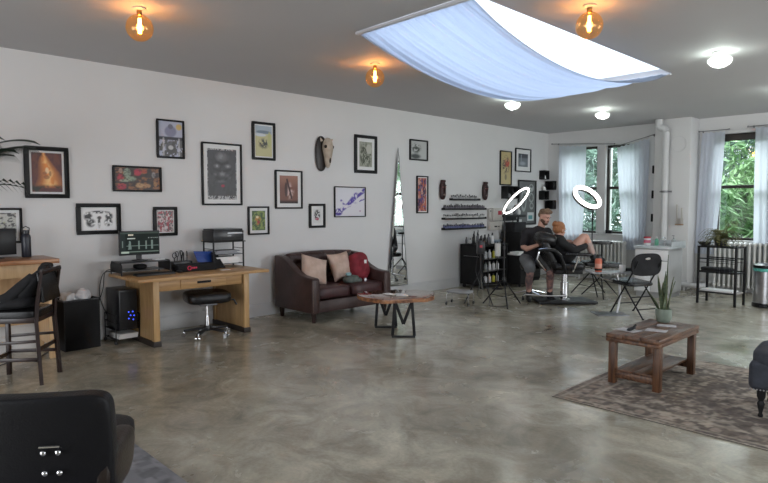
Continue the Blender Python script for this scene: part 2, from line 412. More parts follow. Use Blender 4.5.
# unseen walls with their window openings (area lights above stand in for their daylight)
def hole_wall_x(name, x0, x1, ya, yb, holes):
    b = MB(); ys = sorted({ya, yb, *[h[0] for h in holes], *[h[1] for h in holes]})
    for a, c in zip(ys, ys[1:]):
        z = 0
        for h in holes:
            if h[0] <= a and h[1] >= c: b.box(x0, x1, a, c, 0, h[2]); z = h[3]
        b.box(x0, x1, a, c, z, CH)
    return struct(b.build(name, wallm))
hole_wall_x('wall_right', X1, X1 + T, Y0, YW, [(0.9, 4.3, .85, 2.75), (7.1, 9.7, .85, 2.75)])
wall_with_holes('wall_back', -T, X1 + T, Y0 - T, Y0, [(1.9, 5.3, .05, 2.40)], wallm)
# baseboards
def bboard(name, pts):
    b = MB()
    for (x0, x1, y0, y1) in pts:
        b.box(x0, x1, y0, y1, 0, .165); 
        cx0, cx1, cy0, cy1 = x0, x1, y0, y1
        if x1 - x0 < y1 - y0: cx1 = x1 - .008
        else: cy0 = y0 + .008
        b.box(cx0, cx1, cy0, cy1, .165, .185)
    return struct(b.build(name, trimm, bevel=.003))
bboard('baseboard_left', [(0, .022, Y0, YW)])
bboard('baseboard_window_side', [(.022, 2.545, YW - .022, YW), (3.19, X1, YW - .022, YW)])
bboard('baseboard_pillar', [(2.53, 3.205, 11.60, 11.62)])

# windows: frame boxes, rails, panes; each pane its own part
def window(n, x0, x1, z0, z1, rail, blind=False, casing=True):
    f = MB(); d0, d1 = YW + .06, YW + .13; t = .045
    f.box(x0, x0 + t, d0, d1, z0, z1); f.box(x1 - t, x1, d0, d1, z0, z1)
    f.box(x0, x1, d0, d1, z0, z0 + t); f.box(x0, x1, d0, d1, z1 - t, z1)
    w_ = struct(f.build('window_%d' % n, winwood, bevel=.004))
    MB().box(x0 + t, x1 - t, d0 - .01, d1, rail - .028, rail + .028).build('meeting_rail', winwood, w_, bevel=.004)
    MB().box(x0 + t, x1 - t, YW + .085, YW + .091, rail + .028, z1 - t).build('pane', glassm, w_)
    MB().box(x0 + t, x1 - t, YW + .105, YW + .111, z0 + t, rail - .028).build('pane', glassm, w_)
    MB().box(x0 - .05, x1 + .05, YW - .05, YW + .06, z0 - .035, z0).build('sill', trimm, w_, bevel=.005)
    if blind: MB().box(x0 + .02, x1 - .02, d0 - .04, d0 - .01, z1 - .13, z1 - .005).build('blind_cassette', winwood, w_, bevel=.01)
    return w_
window(1, *HOLES[0], 1.93); window(2, *HOLES[1], 1.93); window(3, *HOLES[2], 1.90, True); window(5, *HOLES[3], 1.90)
tr = MB()
tr.box(1.19, 1.38, YW - .02, YW, .97, 2.86); tr.box(.30, .42, YW - .02, YW, .95, 2.86); tr.box(2.10, 2.20, YW - .02, YW, .95, 2.86); tr.box(.30, 2.20, YW - .03, YW, 2.82, 2.90)
struct(tr.build('trim_1', trimm, bevel=.004))
tr = MB(); tr.box(3.42, 3.50, YW - .02, YW, .93, 2.90); tr.box(4.36, 4.46, YW - .02, YW, .93, 2.90); tr.box(3.42, 4.46, YW - .03, YW, 2.86, 2.93)
struct(tr.build('trim_2', trimm, bevel=.004))
# small things on the sill between the people and the right pane
for i, (x, wd, h, lb) in enumerate([(1.28, .09, .07, 'small dark box on the sill at the middle post between the windows'), (1.47, .13, .06, 'low dark box on the sill of the right-hand narrow window')]):
    tag(MB().box(-wd / 2, wd / 2, -.03, .03, 0, h).box(-wd / 2 - .004, wd / 2 + .004, -.034, .034, h, h + .012).build('box', blackm, loc=(x, YW + .015, .972), bevel=.003), lb, 'box')

# curtains
def curtain(label, x0t, x1t, x0b, x1b, zt0, zt1, zb, y=None, waves=7, amp=.015, bul=0.0, side=1):
    y = y or YW - .10; nx, nz = waves * 8, 26; vs = []; fs = []
    for k in range(nz + 1):
        t = k / nz
        for i in range(nx + 1):
            s = i / nx; q = t ** 1.2
            xa = x0t + (x0b - x0t) * q; xb_ = x1t + (x1b - x1t) * q + bul * math.sin(PI * min(1, t * 1.1)) 
            x = xa + (xb_ - xa) * s
            zt = zt0 + (zt1 - zt0) * s
            z = zt + (zb - zt) * t - (.02 * math.sin(s * PI * waves) ** 2 if k == 0 else 0)
            yy = y - amp * (.35 + .65 * t) * math.sin(2 * PI * waves * s + .8 * math.sin(3 * t + s * 4)) - .012 * math.sin(9 * s + 5 * t)
            vs.append((x, yy, z))
    for k in range(nz):
        for i in range(nx):
            a = k * (nx + 1) + i; fs.append((a, a + 1, a + nx + 2, a + nx + 1))
    o = MB().add(vs, fs).build('curtain', sheer, ang=180)
    return tag(o, label, 'curtain', 'sheer white window curtains')
curtain('sheer white curtain over the left half of the far left window, behind the artist', .34, .98, .38, .93, 2.88, 2.84, .75, waves=6)
curtain('sheer white curtain bellying beside the white pillar, right of the narrow window', 1.66, 2.31, 1.84, 2.27, 2.76, 2.89, .66, waves=7, bul=.0)
curtain('sheer white curtain left of the large right window, just right of the pillar', 3.27, 3.66, 3.20, 3.55, 2.91, 2.91, .66, waves=5)
curtain('sheer white curtain at the right edge, right of the large window', 4.14, 4.80, 4.17, 4.80, 2.93, 2.93, .60, waves=6)
def rod(label, pts, y=YW - .10):
    t = thing('curtain_rod', label, 'curtain rod', (pts[0][0], y, pts[0][1]))
    p = [(a - pts[0][0], 0, b - pts[0][1]) for a, b in pts]
    MB().tube(p, .007, 8).build('pole', greym, t)
    for q in (p[0], p[-1]): MB().lathe([(0, -.02), (.014, -.01), (.016, 0), (.014, .01), (0, .02)], q, 10).build('finial', greym, t)
    for s in (.08, .92):
        k = Vector(p[0]).lerp(Vector(p[-1]), s)
        MB().tube([k, k + Vector((0, .10 if y > 11 else .1, 0))], .006, 6).tube([k + Vector((0, .09, -.02)), k + Vector((0, .09, .02))], .012, 6).build('bracket', greym, t)
rod('thin curtain rod above the far left window, dipping at its right end', [(.16, 2.93), (1.60, 2.83)])
rod('thin curtain rod rising towards the pillar, above the narrow window', [(1.48, 2.74), (2.44, 2.96)])
rod('short thin curtain rod above the large right window, left piece', [(3.22, 2.93), (3.72, 2.93)])
rod('short thin curtain rod at the right edge of the large right window', [(4.02, 2.95), (4.86, 2.95)])

# radiators
def radiator(label, x0, n, z0, z1, y=YW - .25):
    t = thing('radiator', label, 'radiator', (x0, y, 0), 0); s = .078
    sec = MB()
    for yy in (-.06, 0.0, .06):
        sec.tube([(0, yy, z0 + .04), (0, yy, z1 - .03)], .021, 8)
    sec.sup((0, 0, z1 - .035), (.066, .19, .09), .8, n=12); sec.sup((0, 0, z0 + .045), (.066, .19, .08), .8, n=12)
    s0 = sec.build('section', radm, t)
    for i in range(1, n):
        c = s0.copy(); COL.objects.link(c); c.parent = t; c.location = (i * s, 0, 0)
    for i in (0, n - 1):
        MB().tube([(i * s, -.05, 0), (i * s, -.05, z0 + .03)], [.026, .016], 8).tube([(i * s, .05, 0), (i * s, .05, z0 + .03)], [.026, .016], 8).build('foot', radm, t)
    MB().tube([(-.02 - .01, 0, z0 + .07), (-.09, 0, z0 + .07), (-.11, 0, z0 + .04), (-.11, 0, 0)], .014, 8).build('valve_pipe', radm, t)
    return t
radiator('white column radiator under the far left windows, behind the reclining client', .98, 13, .10, .83)
radiator('white column radiator under the large right window, behind the black rack', 3.62, 17, .08, .90)

# pipe on the pillar
t = thing('heating_pipe', 'white painted pipe running down the pillar front with elbow at ceiling', 'pipe', (2.79, 11.52, 0))
px = [(0, 0, .02), (0, 0, 2.86), (0, 0, 2.93), (-.03, 0, 2.99), (-.09, 0, 3.01), (-.12, 0, 3.03), (-.135, 0, 3.08), (-.135, 0, CH - .01)]
MB().tube(px[:3], .058, 14).build('riser', trimm, t)
MB().tube(px[2:7], .068, 14).build('elbow', trimm, t)
MB().tube(px[6:], .075, 14).build('ceiling_stub', trimm, t)
MB().lathe([(.060, -.02), (.072, -.015), (.072, .015), (.060, .02)], (0, 0, 1.82), 14).box(-.11, .11, .045, .06, 1.805, 1.835).build('clamp', greym, t)
MB().lathe([(.058, 0), (.09, 0), (.09, .012), (.058, .02)], (0, 0, 0.0), 14).build('floor_collar', trimm, t)
t = thing('heating_pipe', 'thin white pipe lying along the foot of the pillar', 'pipe', (3.0, 11.52, .10))
MB().tube([(-.05, 0, 0), (.30, 0, 0), (.42, .02, 0), (.47, .10, 0), (.47, .42, 0)], .045, 12).build('run', trimm, t)
MB().tube([(.18, 0, -.10), (.18, 0, -.03)], .02, 8).build('stand', trimm, t)
# faint ring on pillar
pts = [(0 + .14 * math.cos(a), 0, .14 * math.sin(a)) for a in [2 * PI * i / 28 for i in range(28)]]
tag(MB().ctube(pts, .005, 6).build('wall_ring', trimm, loc=(2.98, 11.612, 2.70)), 'thin white hoop hung high on the white pillar', 'ring')
t = thing('towel_holder', 'small cream upright holder with two bars on the white pillar', 'holder', (3.05, 11.60, 1.22))
MB().box(-.055, -.030, -.06, -.03, 0, .36).build('upright', beige, t, bevel=.006); MB().box(.030, .055, -.06, -.03, 0, .30).build('upright', beige, t, bevel=.006)
MB().box(-.065, .065, -.07, .0, -.025, 0).build('ledge', mat('tan_wood', (.35, .24, .15), .5), t, bevel=.004)
MB().box(-.05, .05, -.01, .02, 0, .1).build('back_plate', beige, t)

# ------------------------------------------------------------------ ceiling sail and lamps
nx, ny = 150, 36; vs = []; fs = []
for j in range(ny + 1):
    t_ = j / ny; y = SY0 + (SY1 - SY0) * t_
    for i in range(nx + 1):
        s = i / nx; x = SX0 + (SX1 - SX0 - .02) * s
        env = 4 * t_ * (1 - t_)
        sag = (.34 + .03 * math.sin(s * 5.0)) * env * (1 - .15 * (t_ - .5))
        z = CH - .012 - sag + .020 * min(1, env * 3) * math.sin(s * 31 + 1.3 * math.sin(3 * t_) + 2 * math.sin(s * 5)) + .007 * math.sin(s * 83 + 2 * t_ + 3 * math.sin(s * 9)) + .004 * math.sin(s * 151 + 3 * t_)
        vs.append((x + .03 * env * math.sin(s * PI), y, z))
for j in range(ny):
    for i in range(nx):
        a = j * (nx + 1) + i; fs.append((a, a + 1, a + nx + 2, a + nx + 1))
t = thing('ceiling_canopy', 'pleated white cloth slung in a curve under the skylight', 'canopy')
MB().add(vs, fs).build('cloth', sail, t, ang=180)
for y in (SY0 + .01, SY1 - .01): MB().box(SX0 - .02, SX1 + .02, y - .02, y + .02, CH - .03, CH - .004).build('batten', mat('canopy_batten', (.62, .62, .66), .6), t, bevel=.004)

def point(name, loc, power, color, r, parent=None):
    l = bpy.data.lights.new(name, 'POINT'); l.energy = power; l.color = color; l.shadow_soft_size = r
    o = bpy.data.objects.new(name, l); COL.objects.link(o); o.location = loc
    if parent: o.parent = parent
    return o
def amber(label, x, y):
    t = thing('globe_bulb', label, 'lamp', (x, y, CH), group='amber globe bulbs on the ceiling')
    MB().lathe([(.055, 0), (.055, -.012), (.02, -.022), (0.0, -.022)], n=20).build('ceiling_rose', beige, t)
    MB().lathe([(.018, -.018), (.021, -.03), (.021, -.062), (.016, -.066), (0, -.066)], n=14).build('socket', mat('brass', (.45, .30, .12), .3, 1), t)
    R_ = .108; cz = -.062 - R_ * .93
    prof = [(R_ * math.sin(a), cz + R_ * math.cos(a)) for a in [PI * k / 18 for k in range(1, 18)]]
    MB().lathe([(.017, -.062)] + prof + [(0, cz - R_)], n=28).build('glass_globe', ambg, t)
    f = []
    for k in range(6):
        a = 2 * PI * k / 6; f.append(MB().tube([(.010 * math.cos(a), .010 * math.sin(a), -.085), (.012 * math.cos(a), .012 * math.sin(a), cz - .045)], .0028, 5).build('filament', filam, t))
    MB().tube([(0, 0, -.066), (0, 0, -.10)], .006, 6).build('stem', greym, t)
    point('globe_bulb_glow', (0, 0, cz), 5.5, (1, .52, .20), .03, t)
amber('amber globe bulb with glowing filament, leftmost on the ceiling', 2.2, 2.0)
amber('small amber globe bulb below the left corner of the ceiling cloth', 2.15, 4.7)
amber('amber globe bulb at the top of the picture right of the skylight', 4.80, 4.62)
def led(label, x, y):
    t = thing('ceiling_light', label, 'lamp', (x, y, CH), group='glass bowl ceiling lights')
    MB().lathe([(.075, 0), (.075, -.012), (.03, -.03), (.018, -.05), (.018, -.07), (0, -.07)], n=20).build('ceiling_rose', white, t)
    g = MB(); n = 36; prof = [(.035, -.055), (.085, -.060), (.112, -.075), (.108, -.105), (.085, -.135), (.05, -.155), (0, -.163)]
    vs = []; k = len(prof)
    for r, z in prof:
        for j in range(n): rr = r * (1 + .05 * (j % 2)); vs.append((rr * math.cos(2 * PI * j / n), rr * math.sin(2 * PI * j / n), z))
    g.add(vs, [(i * n + j, i * n + (j + 1) % n, (i + 1) * n + (j + 1) % n, (i + 1) * n + j) for i in range(k - 1) for j in range(n)])
    g.build('glass_bowl', clearg, t)
    MB().lathe([(0, -.07), (.03, -.075), (.042, -.10), (.03, -.13), (0, -.14)], n=14).build('bulb', ledm, t)
    MB().lathe([(.008, -.162), (.010, -.172), (0, -.182)], n=10).build('finial', greym, t)
    point('ceiling_light_glow', (0, 0, -.12), 20, (.93, 1, .95), .05, t)
led('ribbed glass bowl ceiling light nearest the right edge of the picture', 5.05, 7.0)
led('ribbed glass bowl ceiling light in front of the far left windows', 2.44, 9.69)
led('ribbed glass bowl ceiling light peeping below the ceiling cloth', 1.95, 7.75)
led('ribbed glass bowl ceiling light beyond the right edge, near the large window', 5.1, 9.8)

# ------------------------------------------------------------------ pictures on the left wall
def frame(y0, y1, z0, z1, label, fn, fw=.022, mw=.05, fd=.03, nx=44, wallrot=90, at=None, mcol=None, fcol=None, tilt=0, name='picture_frame', cat='framed picture'):
    W, H = y1 - y0, z1 - z0
    t = thing(name, label, cat, at or (0, (y0 + y1) / 2, z0), wallrot)
    if tilt: t.rotation_euler[1] = 0
    f = MB(); a = W / 2
    f.box(-a, a, -fd, -.002, 0, fw); f.box(-a, a, -fd, -.002, H - fw, H); f.box(-a, -a + fw, -fd, -.002, fw, H - fw); f.box(a - fw, a, -fd, -.002, fw, H - fw)
    f.build('frame', fcol or black, t, bevel=.003)
    iw, ih = W - 2 * fw, H - 2 * fw
    if mw > 0: MB().box(-iw / 2, iw / 2, -.012, -.004, fw, H - fw).build('mat_board', mcol or matb, t)
    pw, ph = iw - 2 * mw, ih - 2 * mw
    c = canvas('print', pw, ph, fn, printm, t, nx=nx); c.location = (0, -.0135, fw + mw)
    return t

def art_fire(u, v):
    n = vn(u, v, 6, 1); im = base(u, (.10, .03, .03)); im = lay(im, sm(n, .4, .7) * .5, (.22, .07, .03))
    c = .5 + .10 * np.sin(v * 5) ; w_ = .07 + .52 * np.clip(.95 - v, 0, 1) ** .7
    fl = np.clip(1 - np.abs(u - c) / w_, 0, 1) * sm(v, .08, .2); im = lay(im, fl ** .8, (.85, .30, .06)); im = lay(im, np.clip(fl * 1.6 - .7, 0, 1) * sm(n, .3, .6), (1, .68, .28))
    for (x, y, r, s_) in ((.5, .55, .07, .09), (.42, .48, .08, .05), (.60, .47, .05, .08), (.48, .38, .12, .06)):
        im = lay(im, blob(u, v, x, y, r, s_) * .7, (.95, .75, .45) if y > .5 else (.30, .10, .04))
    im = lay(im, sm(n, .45, .6) * sm(.22 - v, 0, .12), (.03, .03, .02)); return im
def art_twins(u, v):
    im = base(u, (.80, .80, .80)); n = vn(u, v, 14, 2)
    for (x, y, r, s_) in ((.18, .62, .13, .22), (.25, .32, .14, .22), (.80, .62, .12, .22), (.78, .32, .13, .2), (.5, .55, .08, .10), (.5, .35, .04, .3), (.5, .82, .3, .07)):
        im = lay(im, blob(u, v, x, y, r * 1.15, s_ * 1.15, .4) * sm(n, .30, .50), (.05, .05, .05))
    return im
def art_redwide(u, v):
    n = vn(u, v, 9, 3); im = base(u, (.05, .035, .03)); im = lay(im, sm(n, .5, .65) * .8, (.32, .13, .05))
    for (x, y, r, s_, c) in ((.12, .55, .08, .2, (.45, .03, .06)), (.15, .15, .12, .15, (.45, .03, .06)), (.5, .8, .1, .18, (.50, .02, .06)), (.65, .85, .08, .1, (.40, .06, .03)), (.27, .75, .09, .25, (.30, .38, .28)), (.35, .5, .13, .12, (.28, .36, .26)), (.22, .42, .14, .07, (.36, .42, .30)), (.55, .22, .12, .14, (.50, .30, .14)), (.72, .2, .08, .1, (.48, .26, .12)), (.9, .3, .05, .14, (.45, .20, .06)), (.86, .7, .05, .15, (.30, .28, .27)), (.13, .85, .05, .12, (.5, .32, .24))):
        im = lay(im, blob(u, v, x, y, r, s_) * (.6 + .4 * n), c)
    return lay(im, sm(vn(u, v, 22, 9), .58, .66) * .7, (.03, .02, .02))
def art_castle(u, v):
    im = base(u, (.42, .44, .55)); im = lay(im, blob(u, v, .5, .72, .28, .18), (.22, .22, .32)); im = lay(im, blob(u, v, .5, .86, .12, .08), (.15, .15, .2))
    im = lay(im, (vn(u, v, 10, 4) > .5) * sm(.58 - v, 0, .1), (.10, .10, .10)); im = lay(im, sm(.06 - np.abs(v - .52), 0, .03), (.03, .03, .04))
    im = lay(im, blob(u, v, .5, .28, .26, .2) * .9, (.08, .08, .08)); im = lay(im, blob(u, v, .5, .26, .12, .07), (.5, .5, .5)); im = lay(im, blob(u, v, .85, .86, .14, .1), (.60, .42, .14))
    for x in (.2, .85): im = lay(im, seg(u, v, x, .05, x, .5, .05) * .6, (.55, .55, .55))
    return im
def art_smallred(u, v):
    n = vn(u, v, 10, 6); im = base(u, (.60, .50, .50)); im = lay(im, sm(n, .47, .56), (.35, .05, .07)); im = lay(im, sm(vn(u, v, 13, 8), .53, .6), (.12, .12, .12)); return im
def art_face(u, v):
    edge = np.minimum(np.minimum(u, 1 - u), np.minimum(v, 1 - v)); im = base(u, (.055, .055, .06)); n = vn(u, v, 9, 11)
    for (x, y, r, s_, g) in ((.5, .84, .26, .12, .22), (.32, .66, .13, .05, .22), (.70, .66, .13, .05, .22), (.5, .5, .16, .07, .20), (.25, .48, .10, .05, .15), (.72, .46, .12, .06, .15), (.45, .36, .2, .04, .12)):
        im = lay(im, blob(u, v, x, y, r, s_, .8), (g, g, g * 1.05))
    for x in (.33, .70): im = lay(im, blob(u, v, x, .66, .035, .02), (.30, .30, .30))
    for a in ((.2, .60, .45, .56), (.8, .60, .55, .56), (.15, .5, .4, .40), (.85, .5, .6, .40), (.3, .74, .5, .70), (.7, .74, .5, .70)): im = lay(im, seg(u, v, *a, .035) * .6, (.02, .02, .022))
    im = lay(im, sm(n, .5, .62) * .35, (.02, .02, .02)); im = lay(im, blob(u, v, .52, .27, .07, .03), (.35, .02, .05))
    im = lay(im, ((edge < .03) & (vn(u, v, 40, 5, 1) > .5)) * 1.0, (.45, .45, .45)); im = lay(im, (vn(u, v, 36, 15) > .5) * sm(.08 - v, 0, .02), (.45, .45, .45))
    return im
def art_beach(u, v):
    im = base(u, (.55, .52, .28)); im = lay(im, sm(v, .72, .76), (.40, .48, .55)); im = lay(im, blob(u, v, .5, .80, .5, .06), (.18, .24, .30)); im = lay(im, blob(u, v, .3, .7, .4, .06), (.62, .66, .70))
    n = vn(u, v, 12, 14); im = lay(im, blob(u, v, .5, .42, .38, .20, .5) * sm(n, .38, .55), (.08, .09, .08)); im = lay(im, blob(u, v, .85, .55, .12, .3), (.50, .50, .22)); return im
def art_brown(u, v):
    im = base(u, (.20, .085, .06)); im = lay(im, sm(v, .5, 1) * .7, (.42, .20, .14)); n = vn(u, v, 9, 15)
    im = lay(im, blob(u, v, .55, .45, .28, .35, .6) * sm(n, .4, .6), (.60, .42, .38)); im = lay(im, blob(u, v, .35, .5, .1, .3) * .9, (.05, .02, .02)); im = lay(im, seg(u, v, .4, .85, .65, .2, .06), (.06, .025, .025))
    return lay(im, sm(.15 - v, 0, .1), (.04, .02, .02))
def art_green(u, v):
    n = vn(u, v, 8, 16); im = base(u, (.05, .10, .03)); im = lay(im, sm(n, .45, .6), (.24, .32, .08)); im = lay(im, blob(u, v, .45, .5, .25, .28) * sm(vn(u, v, 7, 3), .4, .55), (.50, .24, .05)); im = lay(im, blob(u, v, .5, .42, .13, .1), (.36, .05, .04)); return lay(im, blob(u, v, .4, .68, .12, .08), (.75, .66, .40))
def art_smallskull(u, v):
    im = base(u, (.70, .70, .69)); n = vn(u, v, 11, 17); im = lay(im, blob(u, v, .5, .55, .42, .42, .3) * sm(n, .36, .5), (.03, .03, .03)); return lay(im, blob(u, v, .5, .28, .32, .1) * sm(n, .4, .5), (.45, .05, .12))
def art_purple(u, v):
    im = base(u, (.74, .73, .78)); n = vn(u, v, 14, 18)
    for a in ((.05, .1, .5, .45, .09), (.45, .4, .7, .75, .10), (.6, .55, .98, .95, .05), (.3, .3, .98, .6, .03), (.5, .5, .95, .85, .06), (.2, .55, .3, .4, .04)):
        im = lay(im, seg(u, v, *a) * sm(n, .35, .5), (.10, .065, .38))
    im = lay(im, blob(u, v, .12, .15, .14, .14) * sm(n, .4, .5), (.08, .05, .30)); im = lay(im, seg(u, v, .3, .3, .6, .42, .03), (.75, .73, .78)); im = lay(im, blob(u, v, .84, .18, .03, .03), (.4, .2, .4)); return im
def art_tall(u, v):
    im = base(u, (.36, .37, .30)); n = vn(u, v, 12, 19); im = lay(im, sm(n, .45, .6) * blob(u, v, .5, .45, .6, .6, .4), (.08, .085, .06)); im = lay(im, blob(u, v, .75, .72, .25, .22), (.50, .50, .44)); return im
def art_bw(u, v):
    im = base(u, (.50, .51, .50)); n = vn(u, v, 8, 20); im = lay(im, blob(u, v, .35, .6, .35, .35, .5) * sm(n, .35, .5), (.07, .08, .07)); im = lay(im, blob(u, v, .3, .15, .4, .18, .5), (.06, .07, .07)); return im
def art_orange(u, v):
    n = vn(u * .5, v * 1.6, 9, 21); im = base(u, (.50, .14, .09)); im = lay(im, sm(n, .5, .6), (.12, .07, .22)); im = lay(im, sm(vn(u, v, 7, 23), .52, .64), (.65, .38, .30)); return lay(im, sm(vn(u, v, 9, 25), .58, .66), (.05, .03, .08))
def art_leftbw(u, v):
    im = base(u, (.55, .55, .50)); n = vn(u, v, 12, 27); im = lay(im, sm(n, .48, .56), (.09, .09, .09)); return lay(im, blob(u, v, .55, .6, .2, .15) * sm(vn(u, v, 9, 6), .4, .5), (.42, .46, .20))
def art_yellow(u, v):
    im = base(u, (.52, .42, .20)); n = vn(u, v * 2, 9, 29); im = lay(im, blob(u, v, .5, .6, .42, .33, .4) * sm(n, .42, .52), (.10, .06, .05)); im = lay(im, blob(u, v, .6, .68, .3, .16) * sm(vn(u, v, 9, 2), .42, .55), (.50, .07, .04)); return lay(im, blob(u, v, .5, .22, .12, .1) * .7, (.12, .09, .06))
def art_bwph(u, v):
    im = base(u, (.16, .18, .20)); im = lay(im, sm(v, .6, .75), (.06, .065, .075)); im = lay(im, blob(u, v, .45, .25, .4, .2, .6), (.35, .39, .43)); return lay(im, seg(u, v, .3, .4, .3, .9, .05), (.3, .33, .36))
def art_sheet(u, v):
    im = base(u, (.115, .118, .115))
    for (x, y, r, s_) in ((.3, .55, .17, .28), (.75, .85, .16, .1), (.75, .62, .17, .12), (.78, .42, .13, .09), (.45, .8, .12, .1)):
        im = lay(im, blob(u, v, x, y, r, s_, .1), (.36, .38, .37)); im = lay(im, blob(u, v, x, y, r * .7, s_ * .75, .2) * (vn(u, v, 16, 31) > .45), (.12, .125, .12))
    im = lay(im, ((np.abs(u - .72) < .2) & (np.abs(v - .17) < .1)) * 1.0, (.62, .65, .64)); im = lay(im, ((np.abs(u - .72) < .13) & (np.abs(v - .15) < .05)) * 1.0, (.10, .28, .29)); return lay(im, ((np.abs(u - .1) < .09) & (np.abs(v - .06) < .035)) * 1.0, (.65, .66, .66))

frame(1.62, 2.05, 1.635, 2.19, 'black framed picture of an orange flaming figure, beside the palm leaves', art_fire, .045, .022, nx=48)
frame(2.115, 2.595, 1.225, 1.58, 'wide black frame with two black ink figures on white, above the monitor', art_twins, .045, .012, nx=56)
frame(2.52, 3.095, 1.72, 2.025, 'wide black framed red and green dragon-like painting', art_redwide, .02, .0, nx=60)
frame(3.05, 3.40, 2.14, 2.615, 'black framed grey and violet engraving with a gold corner, high up', art_castle, .022, .0, nx=44)
frame(2.985, 3.285, 1.18, 1.54, 'small black frame with a red and white busy pattern, right of the monitor', art_smallred, .038, .012)
frame(3.63, 4.21, 1.56, 2.38, 'largest black framed picture, a dark grey face with red lips', art_face, .022, .055, nx=60)
frame(4.38, 4.75, 2.19, 2.715, 'black framed yellow-green picture with a grey sky, high on the wall', art_beach, .034, .018)
frame(4.745, 5.215, 1.51, 2.065, 'black framed brown painting of pale figures in a white mat', art_brown, .022, .055)
frame(4.30, 4.635, 1.15, 1.545, 'small black framed green and orange picture, right of the printer', art_green, .022, .04)
frame(5.34, 5.64, 1.22, 1.585, 'smallest black frame with a black and pink ink drawing, above the sofa', art_smallskull, .035, .04)
frame(5.825, 6.47, 1.375, 1.855, 'thin black frame with purple ink strokes on white, left of the mirror', art_purple, .014, .0, nx=60)
frame(6.24, 6.725, 2.08, 2.69, 'thick black frame with narrow grey-green drawing in a white mat', art_tall, .05, .055)
frame(7.51, 7.975, 2.35, 2.715, 'small black framed black and white ink picture, right of the mirror tip', art_bw, .026, .0)
frame(7.69, 7.985, 1.42, 2.085, 'narrow upright orange and violet framed picture, right of the mirror', art_orange, .02, .018)
frame(1.10, 1.58, 1.16, 1.53, 'black framed black and white picture at the left edge, above the counter', art_leftbw, .022, .03)
frame(10.19, 10.60, 1.98, 2.69, 'narrow tall yellow scroll-like picture with a red motif', art_yellow, .022, .0)
frame(10.74, 11.33, 2.28, 2.78, 'black framed dark photograph in a white mat, near the far corner', art_bwph, .022, .09)
frame(10.86, 11.56, 1.14, 2.11, 'tall black framed grey sheet of pale drawings, behind the artist', art_sheet, .03, .0, nx=60)

# carved masks, skull
def totem(label, y, z, flip):
    t = thing('carved_mask', label, 'mask', (0, y, z), 90)
    MB().sup((0, -.04, .17), (.15, .08, .35), .75, n=20, warp=lambda p: Vector((p.x * (1 - .25 * flip * p.z), p.y, p.z))).build('face', totemm, t)
    MB().obox((0, -.09, .17), (.022, .03, .10), rotm(10)).build('nose', totemm, t, bevel=.006)
    for x in (-.035, .035):
        MB().sup((x, -.08, .225), (.04, .02, .022), 1, n=10).build('eye', mat('mask_eye', (.25, .08, .07), .5), t)
        MB().tube([(x - .025, -.075, .245), (x, -.088, .262), (x + .025, -.075, .25)], .007, 6).build('brow', totemm, t)
    MB().sup((0, -.082, .085), (.07, .02, .03), .8, n=12).build('mouth', mat('mask_mouth', (.20, .14, .12), .6), t)
    MB().obox((0, -.05, .335), (.10, .05, .05), rotm(0, 0, 0)).build('crest', totemm, t, bevel=.01)
totem('dark red carved mask left of the ink shelves', 8.365, 1.67, 1)
totem('dark red carved mask right of the ink shelves', 9.66, 1.67, -1)
t = thing('animal_skull', 'long bone-coloured animal skull on a dark wall plaque', 'skull', (0, 5.61, 2.07), 90)
MB().sup((-.045, -.025, .27), (.22, .05, .53), .85, n=28).build('plaque', mat('dark_plaque', (.018, .012, .010), .4), t)
def skw(p):
    k = .62 + .5 * sm(np.array(p.z), -.1, .12) ; return Vector((p.x * float(k), p.y * (1 + .2 * p.z / .2), p.z))
MB().sup((.03, -.09, .28), (.17, .14, .46), .9, n=28, warp=skw).build('cranium', bonem, t)
for x in (-.035, .095): MB().sup((x, -.12, .37), (.045, .06, .06), 1, n=12).build('eye_socket', mat('socket_dark', (.02, .014, .01), .9), t)
MB().sup((.03, -.145, .17), (.03, .03, .09), 1, n=10).build('nose_cavity', MATS['socket_dark'], t)
for x in (-.055, .115): MB().tube([(x, -.05, .46), (x + (.03 if x > .03 else -.03), -.06, .50)], [.022, .008], 8).build('horn_stub', bonem, t)

# mirror
t = thing('wall_mirror', 'tall triangular mirror tapering to a point behind the sofa', 'mirror', (0.035, 7.20, .185), 89)
H = 2.33; A = .235
def tri(x0, x1, xa, y0, y1, z0, z1, nm, m):
    MB().prism([(x0, z0), (x1, z0), (xa, z1)], y0, y1, frame=lambda p: (p[0], p[2], p[1])).build(nm, m, t)
tri(-A - .008, A + .008, 0, -.010, .0, -.008, H + .02, 'backing', greym)
tri(-A + .045, A, 0.002, -.016, -.010, 0, H * .97, 'mirror_pane', mirrorm)
b = MB(); b.add([(-A, -.011, 0), (-A + .045, -.017, 0), (.003, -.017, H * .975), (0, -.012, H)], [(0, 1, 2, 3)])
b.build('bevelled_edge', bevelm, t)
b = MB(); b.add([(.0, -.012, H), (A, -.0165, 0), (A - .012, -.019, 0), (-.002, -.019, H * .97)], [(0, 1, 2, 3)]); b.build('bevelled_edge', bevelm, t)

